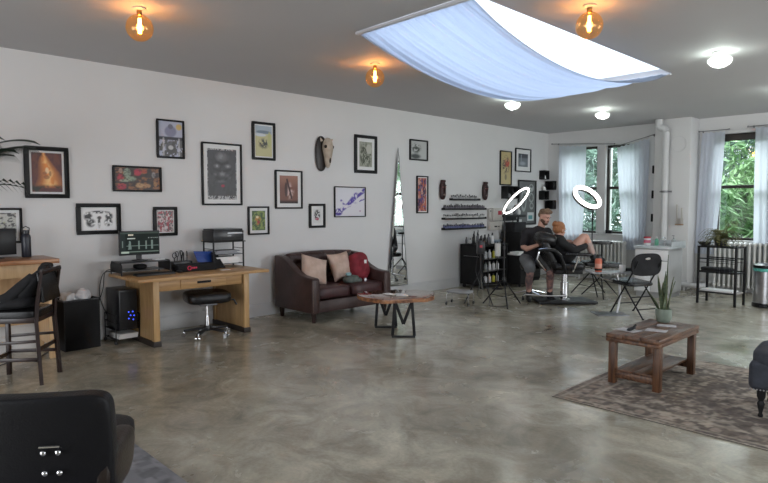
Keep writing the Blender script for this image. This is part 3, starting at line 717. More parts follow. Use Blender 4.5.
# ------------------------------------------------------------------ ink shelves
bottle_meshes = {}
def inkbottle(key, body):
    m_ = MB(); m_.use(0).lathe([(.0, 0), (.0155, .001), (.0155, .052), (.009, .058)], n=8); m_.use(1).lathe([(.009, .058), (.010, .060), (.007, .080), (0, .083)], n=8)
    me = m_.build('ink_bottle', [body, blackp]); return me
rows = [(8.60, 9.45, 1.655, 'topmost', (.30, .30, .30), 15, .62), (8.38, 9.65, 1.475, 'second', (.10, .09, .11), 24, .9), (8.38, 9.65, 1.295, 'third', (.42, .42, .41), 24, .85), (8.38, 9.65, 1.105, 'lowest', (.08, .09, .18), 24, .95)]
for (y0, y1, z, wd, colr, n, dens) in rows:
    t = thing('wall_shelf', '%s of the four long black ink shelves on the white wall' % wd.capitalize(), 'shelf', (0, (y0 + y1) / 2, z), 90)
    L_ = (y1 - y0) / 2
    MB().box(-L_, L_, -.085, 0, 0, .012).build('board', black, t, bevel=.002)
    MB().box(-L_, L_, -.088, -.082, 0, .030).build('front_lip', black, t, bevel=.001)
    for x in (-L_, L_ - .008): MB().box(x, x + .008, -.085, 0, 0, .04).build('end_cap', black, t)
    r0 = inkbottle(wd, mat('ink_' + wd, colr, .4, color2=tuple(min(1, c * 2.2) for c in colr), scale=9))
    first = True; sp = (y1 - y0 - .05) / n
    for i in range(n):
        for rowk in range(2):
            if random.random() > dens: continue
            o = r0 if first else r0.copy()
            if not first: COL.objects.link(o)
            first = False
            o.location = (.026 + rowk * .036, y0 + .04 + i * sp + random.uniform(-.004, .004), z + .0125)
            k = random.choice([1, 1, 1.12, .9, 1.3 if rowk == 0 else 1]); o.scale = (1.12, 1.12, k)
            tag(o, 'small dark-capped ink bottle standing on the %s ink shelf' % wd, 'bottle', 'ink bottles on the %s shelf' % wd)

# fuse box
t = thing('fuse_box', 'beige wall box with red label and lower socket panel, beside ink shelves', 'fuse box', (0, 9.99, 1.06), 90)
MB().box(-.13, .20, -.10, 0, .19, .45).build('upper_case', beige, t, bevel=.006)
MB().box(-.21, -.125, -.06, 0, .20, .44).build('side_case', beige, t, bevel=.006)
MB().box(-.20, .20, -.08, 0, 0, .18).build('lower_case', beige, t, bevel=.006)
MB().box(.03, .16, -.104, -.099, .31, .39).build('label_plate', redl, t)
MB().box(-.19, -.15, -.065, -.058, .37, .41).build('knob', greym, t)
MB().box(-.06, .03, -.085, -.078, .06, .09).box(.06, .11, -.085, -.078, .065, .085).build('socket', blackp, t)

# black box things on wall between fuse box and big sheet
t = thing('cube_shelf', 'open black wall cube holding small dark objects, below the yellow scroll', 'shelf', (0, 10.48, 1.70), 90)
c = MB(); c.box(-.22, .22, -.16, 0, 0, .012); c.box(-.22, .22, -.16, 0, .25, .262); c.box(-.22, -.208, -.16, 0, .012, .25); c.box(.208, .22, -.16, 0, .012, .25); c.box(-.208, .208, -.012, 0, .012, .25)
c.build('case', black, t, bevel=.002)
for i, (x, h) in enumerate([(-.13, .16), (-.04, .10), (.06, .19), (.14, .12)]):
    tag(MB().lathe([(.03, 0), (.035, .02), (.03, h * .7), (.015, h * .8), (.017, h)], n=10).build('jar', [blackp, greym][i % 2], loc=(.08, 10.48 + x, 1.7125)), 'small dark jar in the open black wall cube', 'jar', 'jars in the black wall cube')
t = thing('wall_shelf', 'short black shelf right of the beige fuse box', 'shelf', (0, 10.52, 1.32), 90)
MB().box(-.36, .36, -.20, 0, 0, .05).build('board', black, t, bevel=.004)
MB().box(-.3, .3, -.012, 0, -.08, 0).build('rail', black, t)
for i, (x, h, k) in enumerate([(-.22, .12, 0), (-.05, .16, 1), (.1, .20, 0), (.24, .13, 1)]):
    o = MB().lathe([(.035, 0), (.04, .02), (.038, h * .6), (.02, h * .75), (.02, h)], n=10).build('bottle', [mat('smoky_plastic', (.12, .13, .14), .3), white][k], loc=(.1, 10.52 + x, 1.371))
    tag(o, ['dark bottle at the left end of the short black shelf', 'white bottle left of centre on the short black shelf', 'tallest dark bottle on the short black shelf', 'white bottle at the right end of the short black shelf'][i], 'bottle')

# corner zigzag cubes
def cube(label, loc, rz, s=.20, d=.14, item=None):
    t = thing('cube_shelf', label, 'shelf', loc, rz, 'black zigzag cubes in the far corner')
    c = MB(); h = s / 2; e = .012
    c.box(-h, h, -d, 0, 0, e); c.box(-h, h, -d, 0, s - e, s); c.box(-h, -h + e, -d, 0, e, s - e); c.box(h - e, h, -d, 0, e, s - e); c.box(-h + e, h - e, -.012, 0, e, s - e)
    c.build('case', black, t, bevel=.002); return t
cube('topmost black cube shelf in the far corner, on the left wall', (0, 11.80, 2.14), 90)
cube('second black cube shelf in the far corner, on the window wall', (.13, YW, 1.91), 0)
cube('third black cube shelf in the far corner, on the left wall', (0, 11.80, 1.69), 90)
cube('lowest black cube shelf in the far corner, behind the artist', (.13, YW, 1.48), 0)
for (x, y, z, lb) in ((.07, 11.80, 2.154, 'small white ornament in the topmost corner cube'), (.07, 11.80, 1.904, 'small white ornament on the third corner cube')):
    tag(MB().sup((0, 0, .05), (.06, .06, .10), .9, n=12).sup((.0, .03, .03), (.05, .05, .06), 1, n=10).build('ornament', paperm, loc=(x, y, z - (.014 if z > 2 else 0.012))), lb, 'ornament')
for i, (z, h, wd) in enumerate([(2.19, .20, 'topmost'), (1.70, .20, 'middle'), (1.24, .21, 'lowest')]):
    t = cube('%s small black shelf beside the pillar, right of the curtain' % wd.capitalize(), (2.46, YW, z), 0, .155, .12)
    t['group'] = 'black cubes beside the pillar'

# ------------------------------------------------------------------ bar counter, left edge
t = thing('bar_counter', 'high wooden counter with thick brown top at the left edge', 'counter', (0.03, 0.15, 0), 0)
MB().box(0, .58, 0, 1.62, .975, 1.02).build('top', barwood, t, bevel=.006)
MB().box(.02, .535, .03, 1.57, .845, .974).build('apron', pine, t, bevel=.003)
for y in (.06, 1.52):
    for x in (.03, .475): MB().box(x, x + .055, y, y + .06, 0, .844).build('leg', pine, t, bevel=.004)
    MB().box(.086, .474, y + .02, y + .04, .12, .844).build('side_panel', pine, t)
MB().box(.03, .05, .12, 1.52, .30, .844).build('back_panel', pine, t)
# objects on the counter
t = thing('water_bottle', 'black insulated bottle with loop handle on the counter', 'bottle', (.20, 1.57, 1.021))
MB().lathe([(.042, 0), (.045, .006), (.045, .205), (.040, .225), (.030, .24)], n=20).build('body', mat('navy_black_coat', (.02, .022, .032), .35), t)
MB().lathe([(.031, .24), (.034, .243), (.034, .275), (.028, .28)], n=18).build('lid', blackp, t)
MB().tube([(-.0, -.03, .262), (0, -.032, .30), (0, 0, .318), (0, .032, .30), (0, .03, .262)], .006, 6).build('loop_handle', blackp, t)
t = thing('monitor', 'glossy black screen standing on the counter at the left edge', 'monitor', (.17, 1.27, 1.021), 96)
MB().box(-.22, .22, -.015, .01, .03, .30).build('screen', mat('gloss_black', (.008, .008, .009), .35, spec=.3), t, bevel=.004)
MB().box(-.09, .09, -.07, .07, 0, .008).box(-.025, .025, .01, .03, .008, .16).build('stand', blackp, t)
# palm
t = thing('potted_palm', 'palm with long arching dark fronds reaching in at the left edge', 'plant', (.33, .62, 1.021))
MB().lathe([(.09, 0), (.115, .02), (.135, .20), (.14, .22), (.128, .22), (.12, .19), (0, .19)], n=24).build('pot', greenpot, t)
MB().lathe([(.122, .185), (.06, .205), (0, .2)], n=16).build('soil', soilm, t)
def frond(dx, dy, dz, droop, n=40, ln=.34):
    P = []
    b0 = Vector((random.uniform(-.03, .03), random.uniform(-.03, .03), .2)); e = Vector((dx, dy, dz))
    for i in range(n + 1):
        s = i / n; p = b0 + Vector((e.x * s ** 1.25, e.y * s ** 1.25, e.z * (1 - (1 - s) ** 1.7) - droop * s ** 3)); P.append(p)
    st = MB().tube(P, .007, 6, .002).build('stem', leafm, t)
    lf = MB()
    for i in range(int(n * .30), n + 1):
        s = i / n; d = (P[min(i + 1, n)] - P[i - 1]).normalized(); side = d.cross(Vector((0, 0, 1))).normalized()
        L_ = ln * (1 - .55 * abs(s - .55) * 1.6)
        for sg in (-1, 1):
            dr = (d * 1.0 + side * sg * .55 + Vector((0, 0, .62 if sg > 0 else .10 - .3 * s))).normalized()
            q0 = P[i]; q1 = q0 + dr * L_ * .5 + Vector((0, 0, .01)); q2 = q0 + dr * L_ + Vector((0, 0, -.07))
            wv = (Vector((0, 0, 1)).cross(dr).normalized() * .6 + Vector((0, 0, .6))) * .017
            lf.add([q0, q1 - wv, q2, q1 + wv, q1 + Vector((0, 0, .004))], [(0, 1, 4), (1, 2, 4), (2, 3, 4), (3, 0, 4)])
    lf.build('frond', leafm, st)
frond(.32, .86, .93, .03, n=54, ln=.30); frond(.12, .62, 1.0, .05, n=44, ln=.28); frond(.22, .74, .84, .02, n=40, ln=.26); frond(.38, .50, 1.10, .1)
frond(.25, .78, .62, .10, n=18, ln=.2)
frond(-.1, -.6, 1.0, .3); frond(.45, -.5, .85, .3); frond(.5, .1, 1.05, .25); frond(-.05, .2, 1.25, .1)

# bar stool with jacket
t = thing('bar_stool', 'dark wooden counter stool with black padded seat and back', 'stool', (1.19, 1.29, 0), 144.4)
w2, d2 = .20, .20
for sx in (-1, 1):
    MB().bar((sx * .185, d2, 0), (sx * .17, d2 - .01, .58), .036, .036).build('leg', espresso, t, bevel=.003)
    MB().tube([(sx * .20, -d2 - .03, 0), (sx * .19, -d2, .55), (sx * .19, -d2 - .01, .70), (sx * .19, -d2 - .055, .99)], [.021, .021, .021, .017], 4).build('leg', espresso, t)
    MB().bar((sx * .185, -d2, .22), (sx * .18, d2, .22), .02, .03).build('stretcher', espresso, t, bevel=.002)
    MB().bar((sx * .185, -d2, .38), (sx * .178, d2, .36), .018, .025).build('stretcher', espresso, t, bevel=.002)
for y, z in ((d2, .20), (-d2, .30)): MB().bar((-.18, y, z), (.18, y, z), .02, .035).build('stretcher', espresso, t, bevel=.002)
MB().box(-.20, .20, -.20, .21, .54, .59).build('seat_rail', espresso, t, bevel=.004)
MB().sup((0, 0, .615), (.43, .44, .085), .4, n=24).build('seat', blackl, t)
MB().obox((0, -.235, .845), (.365, .03, .27), rotm(-8)).build('backrest', blackl, t, bevel=.012, seg=3)
MB().obox((0, -.26, .985), (.40, .028, .04), rotm(-8)).build('top_rail', espresso, t, bevel=.008)
jk = thing('jacket', 'black jacket slung over the seat and back of the counter stool', 'jacket', (1.19, 1.29, .662), 144.4)
def wr(p): return Vector((p.x + .012 * math.sin(p.z * 40 + p.y * 11), p.y + .010 * math.sin(p.x * 30), p.z + .010 * math.sin(p.x * 26 + p.y * 19)))
MB().sup((-.02, .03, .045), (.36, .36, .10), .6, n=28, warp=wr).build('body', blackf, jk)
MB().sup((-.02, -.10, .17), (.30, .12, .36), .6, rotm(38), n=28, warp=wr).build('folded_front', blackf, jk)
MB().sup((.0, -.215, .335), (.22, .10, .09), .7, rotm(0, 4, 0), n=24, warp=wr).build('collar', blackf, jk)
MB().tube([(-.13, -.16, .28), (-.15, -.08, .20), (-.16, .03, .10), (-.15, .16, .05), (-.13, .24, -.01)], [.035, .045, .048, .042, .035], 12).build('sleeve', blackf, jk)
for i in range(3): MB().obox((-.198, .06 + .030 * i, .085 - .018 * i), (.006, .022, .010), rotm(-30)).build('white_stripe', paperm, jk)

# waste bin with bags
t = thing('waste_bin', 'square black waste bin with white bags in it, by the counter', 'bin', (.21, 2.03, 0), 4)
b = MB(); h_ = .53
for (x0, x1, y0, y1) in ((-.155, .155, -.185, -.178), (-.155, .155, .178, .185), (-.155, -.148, -.178, .178), (.148, .155, -.178, .178)): b.box(x0, x1, y0, y1, 0, h_)
b.box(-.15, .15, -.18, .18, 0, .01).build('body', blackm, t, bevel=.002)
r = MB(); 
for (x0, x1, y0, y1) in ((-.162, .162, -.192, -.176), (-.162, .162, .176, .192), (-.162, -.146, -.176, .176), (.146, .162, -.176, .176)): r.box(x0, x1, y0, y1, h_, h_ + .015)
r.build('rim', blackp, t, bevel=.002)
def crump(p): return p * (.95 + .16 * math.sin(41 * p.x + 27 * p.y) + .14 * math.sin(63 * p.z + 39 * p.x) + .08 * math.sin(90 * p.y))
for i, (x, y, z, s) in enumerate([(.03, -.07, .54, .18), (-.03, .07, .54, .17), (.06, .03, .58, .13)]):
    tag(MB().sup((0, 0, 0), (s * 1.2, s * 1.1, s * .85), 1, rotm(20 * i, 10, 30 * i), n=36, warp=crump).build('crumpled_bag', mat('white_plastic_bag', (.72, .72, .73), .45, bump=.9, bscale=30), loc=(.21 + x, 2.03 + y, z)), ['crumpled white bag at the left side of the black waste bin top', 'crumpled white bag at the right side of the black waste bin top', 'smallest crumpled white bag, uppermost in the black waste bin'][i], 'bag', 'white bags in the waste bin')

# ------------------------------------------------------------------ work desk
DZ = .765
t = thing('work_desk', 'long oak work desk with one drawer against the white wall', 'desk', (0, 3.23, 0), 90)
# local x along the wall, local -y towards the room
MB().box(-.79, .83, -.90, -.02, DZ - .035, DZ).build('desktop', oak, t, bevel=.005)
MB().box(-.55, .50, -.80, -.775, DZ - .16, DZ - .036).build('apron', oak, t, bevel=.003)
for sx in (-.57, .55):
    MB().box(sx - .02, sx + .02, -.76, -.06, .05, DZ - .036).build('side_panel', oakv, t)
    MB().box(sx - .034, sx + .034, -.83, -.76, .06, DZ - .036).build('leg', oakv, t, bevel=.004)
    MB().box(sx - .04, sx + .04, -.09, -.04, .06, DZ - .036).build('leg', oakv, t, bevel=.004)
    MB().box(sx - .045, sx + .045, -.835, -.03, 0, .06).build('plinth', mat('dark_plinth', (.03, .022, .018), .5), t, bevel=.004)
d = MB().box(-.28, .28, -.815, -.80, DZ - .145, DZ - .045).build('drawer', oak, t, bevel=.004)
MB().tube([(-.07, -.817, DZ - .09), (-.06, -.838, DZ - .09), (.06, -.838, DZ - .09), (.07, -.817, DZ - .09)], .007, 8).box(-.085, .085, -.819, -.815, DZ - .105, DZ - .078).build('drawer_handle', black, d)

# monitor riser
RY = 2.70
t = thing('monitor_riser', 'black mesh monitor riser on the left end of the desk', 'monitor stand', (.27, RY, DZ), 90)
MB().box(-.26, .30, -.16, .16, .140, .150).build('shelf', blackp, t, bevel=.003)
MB().box(-.20, .24, -.15, .15, .05, .056).build('lower_tray', blackp, t)
for sx in (-.26, .30):
    MB().tube([(sx, -.16, .0), (sx, -.165, .11), (sx, -.13, .15), (sx, .13, .15), (sx, .165, .11), (sx, .16, 0)], .008, 6).build('side_frame', blackp, t)
    MB().box(sx - .003, sx + .003, -.15, .15, .03, .145).build('mesh_side', black, t)
t = thing('monitor', 'computer monitor showing charts, on the black riser', 'monitor', (.24, RY + .02, DZ + .151), 86)
MB().lathe([(.09, 0), (.09, .008), (.03, .014), (0, .016)], n=20).box(-.03, .03, .021, .040, .010, .20).build('stand', blackp, t)
MB().box(-.228, .228, -.015, .02, .065, .345).build('bezel', blackp, t, bevel=.005)
def scr(u, v):
    im = base(u, (.012, .018, .016)); 
    im = lay(im, (v > .93) * 1., (.05, .07, .06)); im = lay(im, ((u < .13) & (v < .93)) * 1., (.02, .03, .028))
    im = lay(im, ((v > .83) & (v < .90) & (u > .18) & (u < .33) & (np.sin(u * 120) > -.3)) * 1., (.75, .7, .55)); im = lay(im, ((v > .68) & (v < .73) & (u > .18) & (u < .38)) * 1., (.55, .62, .58))
    for c, hh in ((.24, .55), (.48, .55), (.66, .55), (.82, .57)):
        k = np.abs(u - c) < (.02 + .035 * np.clip((.6 - v) / .6, 0, 1) * (c < .3)); im = lay(im, (k & (v > .2) & (v < hh + .05)) * .8, (.20, .27, .24))
    im = lay(im, ((v > .35) & (v < .37) & (u > .16)) * 1., (.20, .27, .24)); im = lay(im, ((v > .04) & (v < .12) & (u > .02) & (u < .22)) * 1., (.42, .50, .42)); im = lay(im, ((v > .08) & (v < .11) & (u > .2)) * .6, (.25, .33, .28))
    im = lay(im, ((v > .3) & (v < .6) & (np.abs(u - .06) < .015)) * 1., (.16, .2, .18)); im = lay(im, ((v > .7) & (v < .74) & (u > .72) & (np.sin(u * 140) > .2)) * 1., (.3, .35, .33))
    return im
c = canvas('screen', .434, .252, scr, screenm, t, nx=80); c.location = (0, -.0175, .080)
t = thing('keyboard', 'black keyboard on the desk in front of the monitor', 'keyboard', (.53, 2.77, DZ), 92)
MB().box(-.22, .22, -.07, .07, .001, .018).build('base', blackp, t, bevel=.004)
kk = MB()
for r_ in range(5):
    for q in range(15): kk.box(-.213 + q * .0285, -.188 + q * .0285, -.062 + r_ * .025, -.041 + r_ * .025, .018, .024)
k_ = kk.build('keys', black, t); k_['kind'] = 'stuff'
tag(MB().sup((0, 0, .016), (.06, .105, .032), .8, n=16).build('computer_mouse', blackp, loc=(.52, 3.07, DZ), rz=90), 'black mouse right of the keyboard on the desk', 'mouse')
tag(MB().box(-.06, .06, -.04, .04, 0, .012).build('notepad', paperm, loc=(.30, 2.92, DZ + .1515), rz=95), 'small white pad on the right end of the black riser', 'notepad')
# things on tray
tag(MB().sup((0, 0, .025), (.16, .13, .05), .5, n=16).build('cable_bundle', blackf, loc=(.24, 2.72, DZ + .057)), 'dark bundle of cables on the lower tray of the riser', 'cable')
# scissors holder
t = thing('tool_tray', 'low black tray of tools with looped handles on the desk', 'tray', (.13, 3.27, DZ), 90)
MB().box(-.12, .12, -.07, .07, .0, .10).build('tray', blackp, t, bevel=.004)
for i, (x, y, a) in enumerate([(-.08, 0, 10), (-.04, .02, -15), (0, -.02, 25), (.04, .01, -8), (.075, -.01, 15), (.02, .03, 40)]):
    R_ = rotm(0, a, 20 * i); L_ = .075 + .012 * (i % 3); z0 = .10
    pts = [Vector((x, y, z0 + L_)) + R_ @ Vector((.027 * math.cos(q), 0, .033 * math.sin(q))) for q in [2 * PI * k / 14 for k in range(14)]]
    MB().ctube(pts, .0045, 6).tube([(x, y, z0 - .01), Vector((x, y, z0 + L_)) + R_ @ Vector((0, 0, -.033))], .006, 6).build('looped_tool', blackp, t)
# long black case with red ring mark
t = thing('equipment_case', 'long black case with a red ring mark on its front', 'case', (.40, 3.30, DZ), 90)
MB().box(-.23, .26, -.10, .10, .001, .085).build('case', blackm, t, bevel=.006)
pts = [(-.095 + .022 * math.cos(q), -.1025, .045 + .022 * math.sin(q)) for q in [2 * PI * k / 18 for k in range(18)]]
MB().ctube(pts, .0045, 6).build('ring_mark', redglow, t)
for i in range(3): MB().box(-.06 + i * .022, -.044 + i * .022, -.1035, -.1, .035, .055).build('red_letter', redglow, t)
# blue folder leaning
tag(MB().prism([(-.13, 0), (.13, 0), (.14, .20), (-.19, .22)], -.004, .004, frame=lambda p: (p[0], -p[2] + p[1] * .28, p[1])).build('folder', bluef, loc=(.30, 3.575, DZ + .002), rz=90, bevel=.001), 'blue folder leaning behind the black case on the desk', 'folder')
tag(MB().prism([(-.05, 0), (.12, 0), (.03, .20), (-.03, .20)], -.012, .012, frame=lambda p: (p[0], -p[2] + p[1] * .35, p[1])).build('book', blackm, loc=(.38, 3.62, DZ + .002), rz=90, bevel=.002), 'black tilted pad standing between the case and the printer rack', 'book')
tag(MB().box(-.06, .06, -.04, .04, 0, .004).build('note_card', paperm, loc=(.60, 3.62, DZ), rz=80), 'small white card lying on the desk front edge right of the case', 'card')
# printer rack
t = thing('printer_rack', 'black metal two-tier rack on the right end of the desk', 'rack', (.24, 3.80, DZ), 90)
for sx in (-.21, .21):
    for y in (-.13, .13): MB().box(sx - .008, sx + .008, y - .008, y + .008, 0, .325).build('post', black, t)
MB().box(-.235, .235, -.15, .15, .325, .337).build('top_shelf', black, t, bevel=.002)
MB().box(-.21, .21, -.13, .13, .045, .051).build('shelf', black, t); MB().box(-.21, .21, -.13, .13, .165, .171).build('shelf', black, t)
MB().tube([(-.21, -.13, .24), (-.21, .13, .24)], .004, 6).tube([(.21, -.13, .24), (.21, .13, .24)], .004, 6).build('side_rail', black, t)
for z, k, lb, c_ in ((.0515, 9, 'white paper stack on the lower level of the printer rack', paperm), (.1715, 5, 'grey paper stack on the upper level of the printer rack', mat('grey_paper', (.30, .31, .33), .6))):
    st = MB(); zz = z
    for i in range(k):
        hh = random.uniform(.006, .012); st.obox((random.uniform(-.02, .02), random.uniform(-.008, .008), zz + hh / 2 - z), (.34 - .02 * (i % 3), .22, hh), rotm(0, 0, random.uniform(-3, 3))); zz += hh
    tag(st.build('paper_stack', c_, loc=(.24, 3.80, DZ + z), rz=90), lb, 'paper')
t = thing('printer', 'black desktop printer on top of the rack', 'printer', (.24, 3.795, DZ + .337), 90)
MB().box(-.215, .215, -.15, .15, .001, .135).build('body', blackp, t, bevel=.010)
MB().box(-.205, .205, -.14, .14, .135, .158).build('scanner_lid', blackp, t, bevel=.006)
MB().box(-.02, .19, -.154, -.149, .095, .112).build('control_panel', greym, t); MB().box(-.10, .17, -.153, -.149, .02, .05).build('paper_slot', black, t)
MB().box(-.02, .03, -.154, -.150, .065, .072).build('badge', greym, t)

# PC tower on wire stand
t = thing('tower_stand', 'low black wire stand on casters under the computer tower', 'stand', (.24, 2.50, 0))
for x in (-.17, .17):
    for y in (-.13, .13): MB().tube([(x, y, .03), (x, y, .33)], .006, 6).build('post', black, t); MB().lathe([(0, -.02), (.018, -.012), (.02, 0), (.018, .012), (0, .02)], (x, y, .020), 10).build('caster', blackp, t)
for z in (.05, .155): MB().box(-.17, .17, -.13, .13, z, z + .006).build('shelf', black, t)
for z in (.24, .33): MB().ctube([(-.17, -.13, z), (.17, -.13, z), (.17, .13, z), (-.17, .13, z)], .005, 6).build('guard_rail', black, t)
tag(MB().box(-.13, .14, -.105, .105, 0, .03).box(-.125, .145, -.10, .11, .03, .055).build('paper_stack', paperm, loc=(.27, 2.50, .0565), rz=3), 'white paper ream on the lower shelf of the tower stand', 'paper')
t = thing('computer_tower', 'black computer tower with blue lights on a wire stand', 'computer', (.24, 2.50, .1615))
MB().box(-.20, .20, -.10, .10, 0, .45).build('case', blackp, t, bevel=.006)
MB().box(.198, .206, -.088, .088, .02, .43).build('front_grille', black, t, bevel=.003)
for (y, z) in ((.0, .20), (.045, .20), (.02, .16), (.06, .155), (.0, .125), (.05, .11)): MB().lathe([(0, -.002), (.008, -.002), (.008, .002), (0, .002)], n=10).build('blue_light', blueled, t, loc=(.208, y, z)).rotation_euler = (0, PI / 2, 0)

# cables by desk
def cable(label, pts, r=.005, m=None):
    P = []; pts = [Vector(p) for p in pts]; n = len(pts)
    for i in range(n - 1):
        p0, p1, p2, p3 = pts[max(i - 1, 0)], pts[i], pts[i + 1], pts[min(i + 2, n - 1)]
        for k in range(8):
            s = k / 8; P.append(.5 * ((2 * p1) + (p2 - p0) * s + (2 * p0 - 5 * p1 + 4 * p2 - p3) * s * s + (3 * p1 - p0 - 3 * p2 + p3) * s ** 3))
    P.append(pts[-1]); return tag(MB().tube(P, r, 6).build('power_cable', m or blackp), label, 'cable')
cable('black cable looping down from the riser beside the desk end', [(.20, 2.50, DZ + .05), (.14, 2.37, DZ + .04), (.12, 2.34, .60), (.06, 2.28, .35), (.05, 2.26, .10), (.06, 2.22, .008)])
cable('second black cable hanging at the wall behind the computer tower', [(.12, 2.46, DZ + .03), (.07, 2.36, DZ), (.05, 2.33, .5), (.045, 2.45, .2), (.06, 2.6, .008)])
cable('black cable hanging in a loop under the desk by the left panel', [(.10, 2.74, .70), (.12, 2.80, .45), (.10, 2.95, .35), (.09, 2.86, .2), (.08, 2.75, .01)])
cable('dark cable tangled on the floor under the counter', [(.25, .9, .006), (.55, 1.15, .006), (.42, 1.4, .006), (.62, 1.55, .006), (.40, 1.63, .006), (.22, 1.75, .006)])

# office stool under the desk
t = thing('office_chair', 'low black office chair with chrome casters tucked under the desk', 'chair', (.68, 3.33, 0), 75)
MB().sup((0, 0, .475), (.52, .50, .14), .45, n=28).build('seat', blackl, t)
MB().box(-.10, .10, -.09, .09, .375, .41).build('mechanism', greym, t, bevel=.005)
MB().tube([(0, 0, .10), (0, 0, .24)], .028, 14).tube([(0, 0, .24), (0, 0, .40)], .016, 12).build('gas_lift', chrome, t)
MB().lathe([(.05, .07), (.055, .09), (.04, .13)], n=14).build('hub', blackp, t)
for k in range(5):
    a = 2 * PI * k / 5 + .35; e = Vector((math.cos(a) * .27, math.sin(a) * .27, .075))
    MB().bar((0, 0, .10), e, .045, .028).build('base_arm', blackp, t, bevel=.006)
    MB().tube([e + Vector((-.012 * math.sin(a), .012 * math.cos(a), -.047)), e + Vector((-.032 * math.sin(a), .032 * math.cos(a), -.047))], .027, 12).tube([e - Vector((-.012 * math.sin(a), .012 * math.cos(a), .047)), e - Vector((-.032 * math.sin(a), .032 * math.cos(a), .047))], .027, 12).tube([e - Vector((0, 0, .06)), e], .009, 6).build('caster', chrome, t)
MB().tube([(.2, -.05, .44), (.31, -.05, .42), (.34, -.05, .36)], .012, 8).build('lever', blackp, t)

# ------------------------------------------------------------------ sofa
t = thing('loveseat', 'dark brown leather two-seat sofa with tufted back', 'sofa', (.08, 5.365, 0), 90)
SW = .715
def side(sx):
    prof = [(-.03, .13), (-.93, .13), (-.93, .575), (-.90, .60), (-.80, .605), (-.66, .62), (-.50, .68), (-.36, .77), (-.22, .845), (-.03, .86)]
    x0, x1 = (sx * SW, sx * (SW - .12)); x0, x1 = min(x0, x1), max(x0, x1)
    return MB().prism(prof, x0, x1, frame=lambda p: (p[2], p[0], p[1]))
for sx in (-1, 1): side(sx).build('arm', sofal, t, bevel=.022, seg=3)
MB().box(-SW + .12, SW - .12, -.90, -.10, .13, .29).build('base', sofal, t, bevel=.012)
def tuft(p):
    d = 0
    for row, z0 in enumerate((.10, -.06)):
        for k in range(5):
            cx = -.46 + .23 * k + (.115 if row else 0)
            d += .035 * math.exp(-((p.x - cx) ** 2 + (p.z - z0) ** 2) / .0022)
    return Vector((p.x, p.y + (d if p.y < 0 else 0), p.z + .03 * math.cos(p.x * 2.0) * (1 if p.z > 0 else 0)))
bk = MB(); nx_, nz_ = 72, 30; vs = []; fs = []; bw = SW - .115
btn = [(-.46 + .23 * k + (.115 if r_ else 0), z0) for r_, z0 in enumerate((.72, .57)) for k in range(5)]
for j in range(nz_ + 1):
    for i in range(nx_ + 1):
        u = 2 * i / nx_ - 1; v = 2 * j / nz_ - 1
        x = u * bw; z = .585 + v * .285 + .03 * math.cos(u * 1.4) * (j / nz_)
        y = -.16 - .10 * (max(0, (1 - u ** 6) * (1 - v ** 6))) ** .5
        for bx_, bz_ in btn: y += .055 * math.exp(-((x - bx_) ** 2 + (z - bz_) ** 2) / .0019)
        for bx_, bz_ in btn[:5]: y += .014 * math.exp(-((x - bx_) / .012) ** 2) * (1 if z > bz_ else 0)
        vs.append((x, y, z))
for j in range(nz_):
    for i in range(nx_):
        a = j * (nx_ + 1) + i; fs.append((a, a + 1, a + nx_ + 2, a + nx_ + 1))
bk.add(vs, fs).sup((0, -.10, .585), (2 * bw, .20, .60), .3, n=40)
bk.build('backrest', sofal, t, ang=80)
for row, z0 in enumerate((.72, .57)):
    for k in range(5):
        cx = -.46 + .23 * k + (.115 if row else 0)
        if abs(cx) < .6: MB().sup((cx, -.212, z0), (.030, .020, .030), 1, n=10).build('button', sofal, t)
for sx in (-1, 1): MB().sup((sx * .31, -.565, .365), (.615, .70, .17), .33, n=32, warp=lambda p: Vector((p.x, p.y, p.z + .02 * math.cos(p.x * 4)))).build('seat_cushion', sofas, t, ang=70)
for sx in (-1, 1):
    for y in (-.86, -.12): MB().tube([(sx * (SW - .07), y, 0), (sx * (SW - .07), y, .13)], [.032, .048], 4).build('foot', espresso, t)
for sx in (-1, 1):
    q = MB()
    for k in range(22): q.sup((sx * (SW - .006), -.9305, .16 + k * .019), (.011, .007, .011), 1, n=6)
    o = q.build('nail_trim', mat('antique_nail', (.20, .14, .09), .35, .8), t)
def cushion(label, x, y, z, R, s=(.44, .14, .44)):
    n = 18; b = MB()
    for sg in (-1, 1):
        vs = []; fs = []
        for i in range(n + 1):
            for j in range(n + 1):
                u, v = 2 * i / n - 1, 2 * j / n - 1
                px_, pz_ = u * (1 - .09 * (1 - v * v) * abs(u)), v * (1 - .09 * (1 - u * u) * abs(v))
                hh = max(0, (1 - u ** 4) * (1 - v ** 4)) ** .55
                hh *= 1 + .06 * math.sin(5 * u + 3 * v)
                vs.append(R @ Vector((px_ * s[0] / 2, sg * (hh * s[1] / 2 + .0), pz_ * s[2] / 2)))
        for i in range(n):
            for j in range(n):
                a = i * (n + 1) + j; fs.append((a, a + 1, a + n + 2, a + n + 1))
        b.add(vs, fs)
    o = b.build('throw_pillow', pillowm, loc=(x, y, z), rz=90, ang=80)
    return tag(o, label, 'cushion', 'beige throw pillows on the sofa')
cushion('beige throw pillow leaning in the left corner of the sofa', .60, 4.98, .665, rotm(-26, 16, -10), (.42, .15, .40))
cushion('beige throw pillow upright in the middle of the sofa', .52, 5.53, .67, rotm(-20, -4, 6), (.42, .14, .42))
def wr2(p): return p * (1 + .09 * math.sin(23 * p.x + 11 * p.z) + .07 * math.sin(37 * p.z + 15 * p.y))
